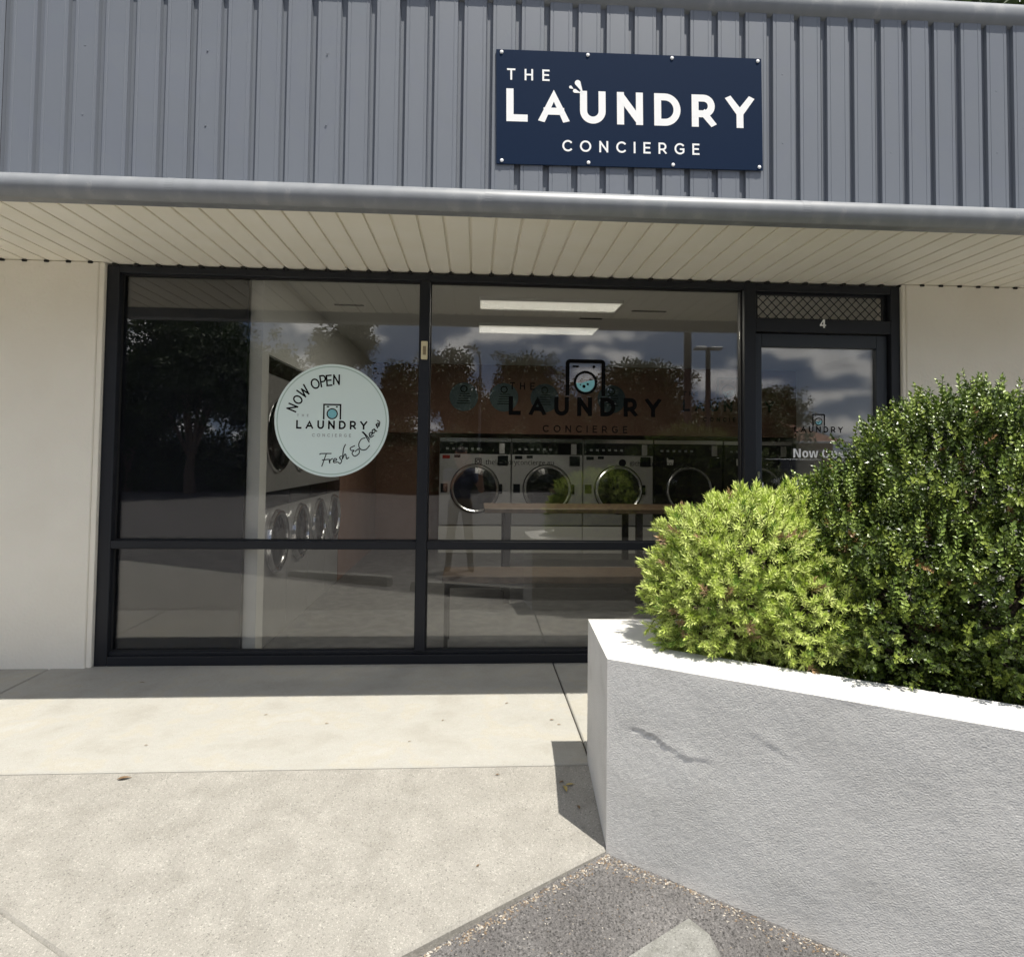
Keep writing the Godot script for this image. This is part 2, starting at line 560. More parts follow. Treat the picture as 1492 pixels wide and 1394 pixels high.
	M.mint_edge = mat(lin(0.42, 0.56, 0.5), 0.5)
	M.chrome = mat(lin(0.75, 0.75, 0.76), 0.16, 1.0)
	M.steel = mat(lin(0.5, 0.5, 0.49), 0.34, 0.55)
	M.black_gloss = mat(lin(0.01, 0.01, 0.011), 0.12)
	M.black_matt = mat(lin(0.005, 0.006, 0.011), 0.8, 0.0, 0.3)
	M.inner_white = mat(lin(0.74, 0.74, 0.69), 0.85)
	M.ceiling = mat(lin(0.72, 0.72, 0.67), 0.9)
	M.terracotta = surface(ramp_tex(41, 0.01, [[0.2, lin(0.235, 0.135, 0.095)], [0.8, lin(0.265, 0.155, 0.112)]], 256, 3), 1.5, null, 1.0, null, 0.0, 0.9)
	M.floor = surface(ramp_tex(42, 0.03, [[0.2, lin(0.13, 0.13, 0.13)], [0.8, lin(0.19, 0.19, 0.185)]], 256, 4), 1.2, null, 1.0, null, 0.0, 0.5)
	M.wood = surface(ramp_tex(43, 0.02, [[0.2, lin(0.09, 0.06, 0.036)], [0.5, lin(0.12, 0.08, 0.048)], [0.8, lin(0.15, 0.1, 0.062)]], 256, 5), 0.7, null, 1.0, null, 0.0, 0.45)
	M.soil = surface(ramp_tex(44, 0.05, [[0.2, lin(0.025, 0.018, 0.012)], [0.8, lin(0.07, 0.05, 0.035)]], 256, 5), 0.5, null, 1.0, normal_tex(45, 0.12, 8.0, 256), 1.0, 0.95)
	M.bark = surface(ramp_tex(46, 0.04, [[0.2, lin(0.09, 0.065, 0.045)], [0.8, lin(0.2, 0.16, 0.12)]], 256, 5), 0.4, null, 1.0, normal_tex(47, 0.1, 8.0, 256), 1.0, 0.95)
	M.leaf = mat(Color.WHITE, 0.6)
	M.leaf.vertex_color_use_as_albedo = true
	M.leaf.backlight_enabled = true
	M.leaf.backlight = Color(0.42, 0.5, 0.16)
	M.leaf_gloss = mat(Color.WHITE, 0.36)
	M.leaf_gloss.vertex_color_use_as_albedo = true
	M.leaf_gloss.backlight_enabled = true
	M.leaf_gloss.backlight = Color(0.2, 0.3, 0.05)
	M.gravel = mat(Color.WHITE, 0.9)
	M.gravel.vertex_color_use_as_albedo = true
	M.dead_leaf = mat(lin(0.16, 0.1, 0.05), 0.8)
	M.dry_leaf = mat(lin(0.36, 0.28, 0.1), 0.8)
	M.cream_plastic = mat(lin(0.66, 0.58, 0.38), 0.5)
	M.lamp = mat(lin(0.8, 0.8, 0.74), 0.6)
	M.lamp.emission_enabled = true
	M.lamp.emission = Color(1.0, 0.98, 0.9)
	M.lamp.emission_energy_multiplier = 0.45
	M.galv = mat(lin(0.4, 0.4, 0.4), 0.5, 0.6)
	M.pole = mat(lin(0.06, 0.055, 0.05), 0.6)
	M.brick = surface(ramp_tex(48, 0.05, [[0.2, lin(0.2, 0.1, 0.07)], [0.8, lin(0.33, 0.18, 0.12)]], 256, 4), 0.9, null, 1.0, null, 0.0, 0.9)
	M.roof_tile = mat(lin(0.25, 0.12, 0.08), 0.85)
	M.roof_metal = mat(lin(0.3, 0.31, 0.33), 0.5)
	M.car_paint = mat(lin(0.78, 0.79, 0.8), 0.25)
	M.car_paint.clearcoat_enabled = true
	M.car_paint.clearcoat = 1.0
	M.tyre = mat(lin(0.02, 0.02, 0.02), 0.9)
	M.lens = mat(lin(0.7, 0.72, 0.75), 0.1, 0.3)
	M.red_lens = mat(lin(0.35, 0.01, 0.01), 0.2)
	M.body = mat(Color.WHITE, 0.8)
	M.body.vertex_color_use_as_albedo = true

# ---------------------------------------------------------------- ground
func asphalt_y(z: float) -> float:
	if z < 2.8: return -0.07 - 0.15 * (maxf(z, 1.95) - 2.0)
	if z < 5.0: return -0.19 - 0.03 * (z - 2.8)
	return -0.256

func ramp_y(z: float) -> float:
	return 0.0 if z < 1.45 else -0.10 * (z - 1.45)

# kerb line: from the planter corner out to the left, away from the shop
func kerb(t: float) -> Vector2:
	return Vector2(0.505, 1.985) + Vector2(-0.868, 0.497) * t

func ground() -> void:
	var st := newst()
	var xs := []
	for k in 41: xs.append(-400.0 + 20.0 * k)
	var zs := [-300.0, -60.0, 1.0, 1.3, 1.95, 2.8, 5.0, 20.0, 60.0, 160.0, 400.0]
	for i in xs.size() - 1:
		for j in zs.size() - 1:
			var p := func(a: float, b: float) -> Vector3: return Vector3(a, asphalt_y(b) if b > 1.1 else -0.3, b)
			quad(st, p.call(xs[i], zs[j + 1]), p.call(xs[i + 1], zs[j + 1]), p.call(xs[i + 1], zs[j]), p.call(xs[i], zs[j]))
	struct("asphalt_car_park", done(st), M.asphalt)
	# pavement: separate slabs with open joints
	var pave := Node3D.new()
	pave.name = "pavement"
	pave.set_meta("kind", "structure")
	add_child(pave)
	var flat_top := func(_q: Vector2) -> float: return 0.0
	var ramp_top := func(q: Vector2) -> float: return ramp_y(q.y)
	var deep := func(_q: Vector2) -> float: return -0.33
	var j := 0.004
	var zj := 1.45
	var xr := [-9.5, -6.0, -2.72, 0.553, 3.4, 6.6]
	for k in xr.size() - 1:
		st = newst()
		prism(st, PackedVector2Array([Vector2(xr[k] + j, -0.08), Vector2(xr[k + 1] - j, -0.08), Vector2(xr[k + 1] - j, zj - j + 0.0), Vector2(xr[k] + j, zj - j)]), deep, flat_top, 0.006)
		obj("pale_slab", done(st), M.slab_pale, pave)
	# ramped slab between that joint and the kerb line, cut by a slanting joint
	var ja := Vector2(-2.06, 1.88)
	var jd := Vector2(0.298, 0.169).normalized()
	var jn := Vector2(-jd.y, jd.x)
	var cut0 := Vector2(-1.495, 2.194) - jd * ((2.194 - (zj + j)) / jd.y)
	var cut1 := Vector2(-1.495, 2.194) + jd * 0.92
	var ke := Vector2(0.505, 1.985)
	var kd := Vector2(-0.868, 0.497)
	# where the slanting joint meets the kerb line
	var hit = Geometry2D.line_intersects_line(cut0, jd, ke, kd)
	var hp: Vector2 = hit
	st = newst()
	prism(st, PackedVector2Array([cut0 + Vector2(0.006, 0), Vector2(0.545, zj + j), Vector2(0.515, 1.97), ke, hp + Vector2(0.006, 0.0)]), deep, ramp_top, 0.008)
	obj("ramp_slab", done(st), M.slab_grey, pave)
	st = newst()
	var far_k := kerb(9.0)
	prism(st, PackedVector2Array([cut0 + Vector2(-0.006, 0), hp + Vector2(-0.006, 0.0), far_k, Vector2(-9.5, far_k.y), Vector2(-9.5, zj + j)]), deep, func(q: Vector2) -> float: return maxf(ramp_y(q.y), asphalt_y(q.y) + 0.035), 0.0)
	obj("ramp_slab", done(st), M.slab_grey, pave)
	st = newst()
	bx(st, Vector3(-9.4, -0.3, -0.05), Vector3(6.5, -0.012, 1.4495))
	obj("joint_filler", done(st), M.joint, pave)
	st = newst()
	prism(st, PackedVector2Array([Vector2(-6, 1.4515), Vector2(0.53, 1.4515), Vector2(0.5, 1.97), hp + Vector2(0, -0.03), Vector2(-5, 3.2)]), deep, func(q: Vector2) -> float: return ramp_y(q.y) - 0.018)
	obj("joint_filler", done(st), M.joint, pave)
	# verge across the car park
	st = newst()
	bx(st, Vector3(-70, -0.3, 27.0), Vector3(70, -0.13, 60.0))
	struct("verge", done(st), mat(lin(0.1, 0.1, 0.045), 0.95))

# ---------------------------------------------------------------- building
func building() -> void:
	var b := thing("shop_building", "cream rendered shopfront with grey ribbed metal fascia and dark framed glazing", "building")
	# rendered piers
	obj("wall", boxmesh(Vector3(-8.0, -0.05, -0.25), Vector3(-2.502, SOF_Y - 0.002, 0.09), 0.006), M.render_cream, b)
	obj("wall", boxmesh(Vector3(3.056, -0.05, -0.25), Vector3(6.6, SOF_Y - 0.002, 0.09), 0.006), M.render_cream, b)
	# soffit boards, open grooves between them
	var board := boxmesh(Vector3(-SOF_P / 2 + 0.0068, SOF_Y, 0.0), Vector3(SOF_P / 2 - 0.0068, SOF_Y + 0.018, 1.27), 0.003)
	for i in range(-16, 55):
		var o := obj("soffit_board", board, M.soffit, b)
		o.position.x = SOF_X0 + (i + 0.5) * SOF_P
	var st := newst()
	bx(st, Vector3(-5.2, SOF_Y + 0.0145, 0.035), Vector3(5.6, SOF_Y + 0.0175, 1.265))
	obj("soffit_backing", done(st), M.soffit, b)
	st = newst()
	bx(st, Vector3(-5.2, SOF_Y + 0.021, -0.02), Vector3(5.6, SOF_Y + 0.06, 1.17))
	obj("soffit_void_shade", done(st), M.dark_gap, b)  # solid block, its near-black colour paints the shade of the cavity
	# near-black blocks painted as the shade in the opening at each groove end
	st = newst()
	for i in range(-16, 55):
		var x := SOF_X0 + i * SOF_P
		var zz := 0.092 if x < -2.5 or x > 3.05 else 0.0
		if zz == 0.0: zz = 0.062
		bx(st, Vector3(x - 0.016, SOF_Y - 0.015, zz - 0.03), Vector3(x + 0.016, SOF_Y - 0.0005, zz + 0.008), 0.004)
	var end_shade := obj("groove_end_shade", done(st), M.dark_gap, b)
	end_shade.set_meta("kind", "stuff")
	# fascia: one pan and one recessed groove to each panel
	st = newst()
	var y0 := 2.685
	var y1 := 3.86
	var gw := 0.034
	var sec := [[0.0, 0.0], [0.005, -0.02], [gw - 0.003, -0.02], [gw, 0.0], [gw + 0.012, 0.0], [gw + 0.0135, -0.0015], [gw + 0.0165, -0.0015], [gw + 0.018, 0.0], [RIB_P - 0.02, 0.0], [RIB_P - 0.0185, 0.0015], [RIB_P - 0.0155, 0.0015], [RIB_P - 0.014, 0.0], [RIB_P, 0.0]]
	for k in sec.size() - 1:
		var a: Array = sec[k]
		var c: Array = sec[k + 1]
		quad(st, Vector3(a[0], y0, a[1]), Vector3(c[0], y0, c[1]), Vector3(c[0], y1, c[1]), Vector3(a[0], y1, a[1]))
	var panel := done(st)
	for i in range(-9, 42):
		var o := obj("fascia_panel", panel, M.fascia, b)
		o.position = Vector3(RIB_X0 + i * RIB_P - gw, 0, FAS_Z + 0.014)
		o.rotation.x = rng.randf_range(-0.0012, 0.0012)
	# screw heads, two to a few pans
	st = newst()
	for i in range(-4, 36):
		if i % 4 == 1:
			for yy in [3.42, 3.05]:
				var cx := RIB_X0 + i * RIB_P + 0.05
				lathe(st, Vector3(cx, yy + rng.randf_range(-0.02, 0.02), FAS_Z + 0.014), Vector3.BACK, [Vector2(0.005, 0.0), Vector2(0.004, 0.0015), Vector2(0.0, 0.002)], 8)
	obj("fascia_screws", done(st), M.fascia, b).set_meta("kind", "stuff")
	st = newst()
	bx(st, Vector3(-8, 2.68, 1.05), Vector3(7, 3.86, 1.15))
	obj("fascia_backing", done(st), M.dark_gap, b)
	# gutters, rolled front, in lengths butted at joiners
	var low := [Vector2(1.19, 2.69), Vector2(1.30, 2.694)]
	for k in 15:
		var a := deg_to_rad(lerpf(88, -72, k / 14.0))
		low.append(Vector2(1.328 + 0.06 * cos(a), 2.636 + 0.06 * sin(a)))
	low += [Vector2(1.335, 2.58), Vector2(1.262, 2.588)]
	for seg in [[-8.0, -1.44], [-1.4385, 0.05], [0.0515, 1.62], [1.6215, 7.0]]:
		obj("gutter", gutter_mesh(low, seg[0], seg[1]), M.gutter, b)
	for xx in [-1.439, 0.051, 1.621]:
		st = newst()
		var big := []
		for p in low: big.append(Vector2(1.3, 2.64) + (p - Vector2(1.3, 2.64)) * 1.012)
		sweep_x(st, big, xx - 0.018, xx + 0.018)
		obj("gutter_joiner", done(st), M.gutter, b)
	var up := []
	for k in 15:
		var a := deg_to_rad(lerpf(110, -75, k / 14.0))
		up.append(Vector2(1.136 + 0.078 * cos(a), 3.825 + 0.08 * sin(a)))
	up += [Vector2(1.155, 3.735), Vector2(1.06, 3.735), Vector2(1.06, 3.885)]
	obj("roof_gutter", gutter_mesh(up, -8.0, 7.0), M.gutter, b)
	# roof behind the gutter and the closed shell round the shop
	st = newst()
	quad(st, Vector3(-8, 3.86, 1.08), Vector3(7, 3.86, 1.08), Vector3(7, 4.5, -6.0), Vector3(-8, 4.5, -6.0))
	quad(st, Vector3(-8, 4.46, -6.0), Vector3(7, 4.46, -6.0), Vector3(7, 3.82, 1.08), Vector3(-8, 3.82, 1.08))
	obj("roof", done(st), M.roof_metal, b)
	st = newst()
	bx(st, Vector3(-8.0, -0.3, -5.6), Vector3(-7.8, 4.4, -0.26))
	bx(st, Vector3(6.4, -0.3, -5.6), Vector3(6.6, 4.4, -0.26))
	bx(st, Vector3(-7.799, -0.3, -5.8), Vector3(6.399, 4.4, -5.61))
	bx(st, Vector3(-7.799, SOF_Y + 0.1, -0.3), Vector3(6.399, 3.8, -0.1))
	obj("outer_wall", done(st), M.render_cream, b)
	# reveal strips at both ends of the glazing
	obj("reveal_trim", boxmesh(Vector3(-2.5015, 0.0, -0.06), Vector3(-2.467, SOF_Y - 0.003, 0.082), 0.003), M.render_cream, b)
	obj("reveal_trim", boxmesh(Vector3(3.029, 0.0, -0.06), Vector3(3.0555, SOF_Y - 0.003, 0.082), 0.003), M.render_cream, b)
	# ------- shop window: frame pieces and panes
	var w := Node3D.new()
	w.name = "shop_window"
	b.add_child(w)
	var fz0 := -0.055
	var fz1 := 0.055
	var bar := func(called: String, lo: Vector2, hi: Vector2, d := 0.0, m: Material = M.frame) -> void:
		obj(called, boxmesh(Vector3(lo.x, lo.y, fz0 - d), Vector3(hi.x, hi.y, fz1 + d), 0.003), m, w)
	bar.call("jamb", Vector2(-2.4665, 0.0), Vector2(-2.385, 2.648))
	bar.call("head", Vector2(-2.3845, 2.602), Vector2(1.8875, 2.648))
	bar.call("sill", Vector2(-2.3845, 0.0), Vector2(1.8875, 0.062))
	bar.call("sill_bead", Vector2(-2.3845, 0.0625), Vector2(1.8875, 0.085), -0.02)
	bar.call("mullion", Vector2(-0.387, 0.0855), Vector2(-0.318, 2.6015), 0.003)
	bar.call("mullion", Vector2(1.888, 0.0), Vector2(1.972, 2.648), 0.003)
	bar.call("midrail", Vector2(-2.3845, 0.766), Vector2(-0.3875, 0.818))
	bar.call("midrail", Vector2(-0.3175, 0.766), Vector2(1.8875, 0.818))
	for r in [[-2.385, -0.387, 0.085, 0.766], [-2.385, -0.387, 0.818, 2.602], [-0.318, 1.888, 0.085, 0.766], [-0.318, 1.888, 0.818, 2.602]]:
		obj("pane", boxmesh(Vector3(r[0] + 0.002, r[2] + 0.002, -0.006), Vector3(r[1] - 0.002, r[3] - 0.002, 0.0), 0.0), M.glass, w)
		obj("pane", boxmesh(Vector3(r[0] + 0.002, r[2] + 0.002, -0.018), Vector3(r[1] - 0.002, r[3] - 0.002, -0.012), 0.0), M.glass, w)  # second pane, added to strengthen the reflections
	st = newst()
	for r in [[-2.385, -0.387, 0.085, 0.766], [-2.385, -0.387, 0.818, 2.602], [-0.318, 1.888, 0.085, 0.766], [-0.318, 1.888, 0.818, 2.602]]:
		for s in [[r[0], r[2], r[0] + 0.008, r[3]], [r[1] - 0.008, r[2], r[1], r[3]], [r[0] + 0.0082, r[2], r[1] - 0.0082, r[2] + 0.008], [r[0] + 0.0082, r[3] - 0.008, r[1] - 0.0082, r[3]]]:
			bx(st, Vector3(s[0] + 0.0003, s[1] + 0.0003, 0.0006), Vector3(s[2] - 0.0003, s[3] - 0.0003, 0.012))
	obj("glazing_gasket", done(st), M.rubber, w)
	# dark vinyl film stuck over the back of the glass at the end bay
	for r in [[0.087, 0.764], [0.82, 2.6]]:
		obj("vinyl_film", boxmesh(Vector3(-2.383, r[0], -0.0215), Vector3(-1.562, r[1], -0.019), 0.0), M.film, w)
	# ------- entrance: transom with grille, door leaf
	var d := Node3D.new()
	d.name = "entrance_door"
	b.add_child(d)
	var dbar := func(called: String, lo: Vector2, hi: Vector2, z0: float, z1: float, m: Material) -> void:
		obj(called, boxmesh(Vector3(lo.x, lo.y, z0), Vector3(hi.x, hi.y, z1), 0.003), m, d)
	dbar.call("jamb", Vector2(2.962, 0.0), Vector2(3.0285, 2.648), -0.055, 0.058, M.frame)
	dbar.call("head", Vector2(1.9725, 2.592), Vector2(2.9615, 2.648), -0.055, 0.055, M.frame)
	dbar.call("transom_bar", Vector2(1.9725, 2.305), Vector2(2.9615, 2.398), -0.055, 0.055, M.frame)
	dbar.call("stile", Vector2(1.978, 0.012), Vector2(2.03, 2.298), -0.03, 0.02, M.door_frame)
	dbar.call("stile", Vector2(2.876, 0.012), Vector2(2.956, 2.298), -0.03, 0.02, M.door_frame)
	dbar.call("top_rail", Vector2(2.0305, 2.205), Vector2(2.8755, 2.298), -0.03, 0.02, M.door_frame)
	dbar.call("bottom_rail", Vector2(2.0305, 0.012), Vector2(2.8755, 0.18), -0.03, 0.02, M.door_frame)
	obj("pane", boxmesh(Vector3(2.0307, 0.1805, -0.01), Vector3(2.8753, 2.2045, -0.004), 0.0), M.glass, d)
	obj("pane", boxmesh(Vector3(2.0307, 0.1805, -0.022), Vector3(2.8753, 2.2045, -0.016), 0.0), M.glass, d)  # extra pane behind, added so the door glass reflects more
	obj("transom_pane", boxmesh(Vector3(1.975, 2.3985, -0.03), Vector3(2.9595, 2.5915, -0.024), 0.0), M.glass, d)
	obj("lock", boxmesh(Vector3(1.99, 1.27, 0.0205), Vector3(2.012, 1.315, 0.03), 0.003), M.chrome, d)
	st = newst()
	tube(st, [Vector3(2.01, 1.02, 0.021), Vector3(2.01, 1.02, 0.06), Vector3(2.01, 1.24, 0.06), Vector3(2.01, 1.24, 0.021)], [0.009, 0.009, 0.009, 0.009], 8)
	obj("pull_handle", done(st), M.chrome, d)
	st = newst()
	var gx0 := 2.005
	var gx1 := 2.935
	var gy0 := 2.412
	var gy1 := 2.578
	var cell := 0.066
	var k0 := 0
	while k0 < 22:
		for sgn in [1.0, -1.0]:
			var xa := gx0 - 0.2 + k0 * cell
			var p0 := Vector2(xa, gy0 if sgn > 0 else gy1)
			var p1 := Vector2(xa + (gy1 - gy0), gy1 if sgn > 0 else gy0)
			var ta := clampf((gx0 - p0.x) / (p1.x - p0.x), 0.0, 1.0)
			var tb := clampf((gx1 - p0.x) / (p1.x - p0.x), 0.0, 1.0)
			if tb - ta > 0.02:
				var qa := p0.lerp(p1, ta)
				var qb := p0.lerp(p1, tb)
				var zz := -0.006 if sgn > 0 else -0.0105
				tube(st, [Vector3(qa.x, qa.y, zz), Vector3(qb.x, qb.y, zz)], [0.0035, 0.0035], 5)
		k0 += 1
	obj("diamond_grille", done(st), M.door_frame, d)
	st = newst()
	for s in [[1.975, 2.3985, 2.005, 2.5915], [2.935, 2.3985, 2.9595, 2.5915], [2.0052, 2.3985, 2.9348, 2.412], [2.0052, 2.578, 2.9348, 2.5915]]:
		bx(st, Vector3(s[0], s[1], -0.018), Vector3(s[2], s[3], 0.012), 0.002)
	obj("grille_frame", done(st), M.frame, d)

func gutter_mesh(sec: Array, x0: float, x1: float) -> ArrayMesh:
	var st := SurfaceTool.new()
	st.begin(Mesh.PRIMITIVE_TRIANGLES)
	var n := sec.size()
	# smooth across the rolled front, hard at the flat returns
	for k in n:
		var a: Vector2 = sec[k]
		var b: Vector2 = sec[(k + 1) % n]
		st.set_smooth_group(0 if k > 0 and k < n - 3 else -1)
		var steps := 24
		for s in steps:
			var xa := lerpf(x0, x1, s / float(steps))
			var xb := lerpf(x0, x1, (s + 1) / float(steps))
			quad(st, Vector3(xa, a.y, a.x), Vector3(xa, b.y, b.x), Vector3(xb, b.y, b.x), Vector3(xb, a.y, a.x))
	for e in [x0, x1]:
		var c := Vector3(e, 0, 0)
		for p in sec: c += Vector3(0, p.y, p.x) / n
		st.set_smooth_group(-1)
		for k in n:
			var a := Vector3(e, sec[k].y, sec[k].x)
			var b := Vector3(e, sec[(k + 1) % n].y, sec[(k + 1) % n].x)
			if e == x1: tri(st, c, a, b)
			else: tri(st, c, b, a)
	st.generate_normals()
	return st.commit()

# ---------------------------------------------------------------- inside the shop
func interior() -> void:
	var r := Node3D.new()
	r.name = "shop_room"
	r.set_meta("kind", "structure")
	add_child(r)
	var slab := func(called: String, lo: Vector3, hi: Vector3, m: Material) -> void: obj(called, boxmesh(lo, hi, 0.0), m, r)
	slab.call("floor", Vector3(-2.6, -0.2, -5.5), Vector3(5.0, 0.004, -0.084), M.floor)
	slab.call("ceiling", Vector3(-2.6, 2.75, -5.5), Vector3(5.0, 2.85, -0.085), M.ceiling)
	slab.call("back_wall", Vector3(-2.6, 0.005, -5.5), Vector3(5.0, 2.749, -5.35), M.terracotta)
	slab.call("side_wall", Vector3(4.85, 0.005, -5.349), Vector3(5.0, 2.749, -0.26), M.inner_white)
	slab.call("side_wall", Vector3(-2.75, 0.005, -5.349), Vector3(-2.6, 2.749, -0.26), M.inner_white)
	slab.call("partition_end", Vector3(-1.56, 0.005, -0.2), Vector3(-1.475, 2.749, -0.058), M.inner_white)
	slab.call("partition", Vector3(-1.56, 2.12, -5.349), Vector3(-1.5, 2.749, -0.201), M.inner_white)
	
	slab.call("partition_tail", Vector3(-1.56, 0.005, -5.349), Vector3(-1.5, 2.1195, -2.74), M.terracotta)
	slab.call("bulkhead", Vector3(-1.499, 1.735, -5.349), Vector3(4.849, 2.749, -4.84), M.terracotta)
	# ceiling grid lines: a few slots and vents
	for v in [[-1.28, -1.02, -1.35, -1.31], [1.42, 1.74, -1.3, -1.26], [1.0, 1.22, -1.66, -1.62]]:
		var vent := thing("ceiling_vent", "narrow dark slot vent in the pale shop ceiling", "vent", Vector3.ZERO, 0.0, "slot vents in the shop ceiling")
		obj("slot", boxmesh(Vector3(v[0], 2.744, v[2]), Vector3(v[1], 2.7495, v[3]), 0.001), M.black_matt, vent)
	for z in [[-1.235, -0.925, "white rectangular ceiling light closest to the shop window"], [-2.32, -1.95, "white rectangular ceiling light further into the shop"]]:
		var l := thing("ceiling_light", z[2], "ceiling light", Vector3(0.64, 2.7495, (z[0] + z[1]) / 2.0), 0.0, "ceiling lights in the shop")
		var hz: float = (z[1] - z[0]) / 2.0
		var st := newst()
		bx(st, Vector3(-0.62, -0.03, -hz - 0.012), Vector3(0.62, 0.0, -hz), 0.002)
		bx(st, Vector3(-0.62, -0.03, hz), Vector3(0.62, 0.0, hz + 0.012), 0.002)
		bx(st, Vector3(-0.62, -0.03, -hz), Vector3(-0.608, 0.0, hz), 0.002)
		bx(st, Vector3(0.608, -0.03, -hz), Vector3(0.62, 0.0, hz), 0.002)
		obj("frame", done(st), M.inner_white, l)
		obj("diffuser", boxmesh(Vector3(-0.607, -0.026, -hz + 0.001), Vector3(0.607, -0.012, hz - 0.001), 0.0), M.lamp, l)
		var a := AreaLight3D.new()
		a.name = "glow"
		l.add_child(a)
		a.position = Vector3(0, -0.035, 0)
		a.rotation.x = -PI / 2
		a.area_size = Vector2(1.2, hz * 1.9)
		a.light_color = Color(1.0, 0.98, 0.92)
		a.light_energy = 1.7
		a.shadow_enabled = true
	washers()
	dryers()
	# folding table and window bench
	var t := thing("folding_table", "long brown wooden table standing in front of the washers", "table", Vector3(0.1, 0.004, -1.95))
	obj("table_top", boxmesh(Vector3(0, 0.86, -0.35), Vector3(3.0, 0.905, 0.35), 0.005), M.wood, t)
	for x in [0.22, 1.5, 2.78]:
		for z in [-0.28, 0.28]:
			obj("leg", boxmesh(Vector3(x - 0.03, 0.0, z - 0.03), Vector3(x + 0.03, 0.8595, z + 0.03), 0.003), M.pole, t)
	obj("shelf", boxmesh(Vector3(0.26, 0.3, -0.24), Vector3(2.74, 0.33, 0.24), 0.004), M.inner_white, t)
	var bn := thing("window_bench", "low wooden bench along the inside of the shop window", "bench", Vector3(-0.22, 0.004, -0.36))
	obj("seat", boxmesh(Vector3(0, 0.49, -0.2), Vector3(2.0, 0.54, 0.2), 0.005), M.wood, bn)
	for x in [0.03, 1.97]:
		for z in [-0.16, 0.16]:
			obj("leg", boxmesh(Vector3(x - 0.014, 0.0, z - 0.014), Vector3(x + 0.014, 0.4895, z + 0.014), 0.002), M.pole, bn)
	obj("stretcher", boxmesh(Vector3(0.045, 0.42, -0.012), Vector3(1.955, 0.4895, 0.012), 0.002), M.pole, bn)
	# round notices on the bulkhead
	var notes := ["round teal notice above the leftmost washer of the back row", "round teal notice between the first two washers", "round teal notice above the second washer", "round teal notice above the third washer"]
	var nx := [-0.17, 0.42, 1.02, 2.02]
	for k in 4:
		var p := thing("round_notice", notes[k], "notice", Vector3(nx[k], 2.27, -4.838), 0.0, "round notices on the back wall")
		var st := newst()
		lathe(st, Vector3.ZERO, Vector3.BACK, [Vector2(0.21, 0.0), Vector2(0.21, 0.006), Vector2(0.0, 0.006)], 40)
		obj("disc", done(st), mat(lin(0.12, 0.19, 0.21), 0.6) if k < 2 else mat(lin(0.06, 0.1, 0.125), 0.6), p)
		st = newst()
		for q in 5:
			rect(st, -0.1 + 0.01 * q, -0.1 + 0.035 * q, 0.1 - 0.012 * (q % 3), -0.09 + 0.035 * q, 0.0075)
		ribbon(st, arc(0.0, 0.115, 0.045, 0.045, 90, 450, 20), 0.008, 0.0075)
		obj("print", done(st), M.black_print, p)
	var wl := thing("wall_lettering", "dark shop name lettering on the brown back wall", "lettering", Vector3(3.1, 2.11, -4.838))
	shop_name(wl, 1.4, 0.0125, 0.0045, M.black_print, true)

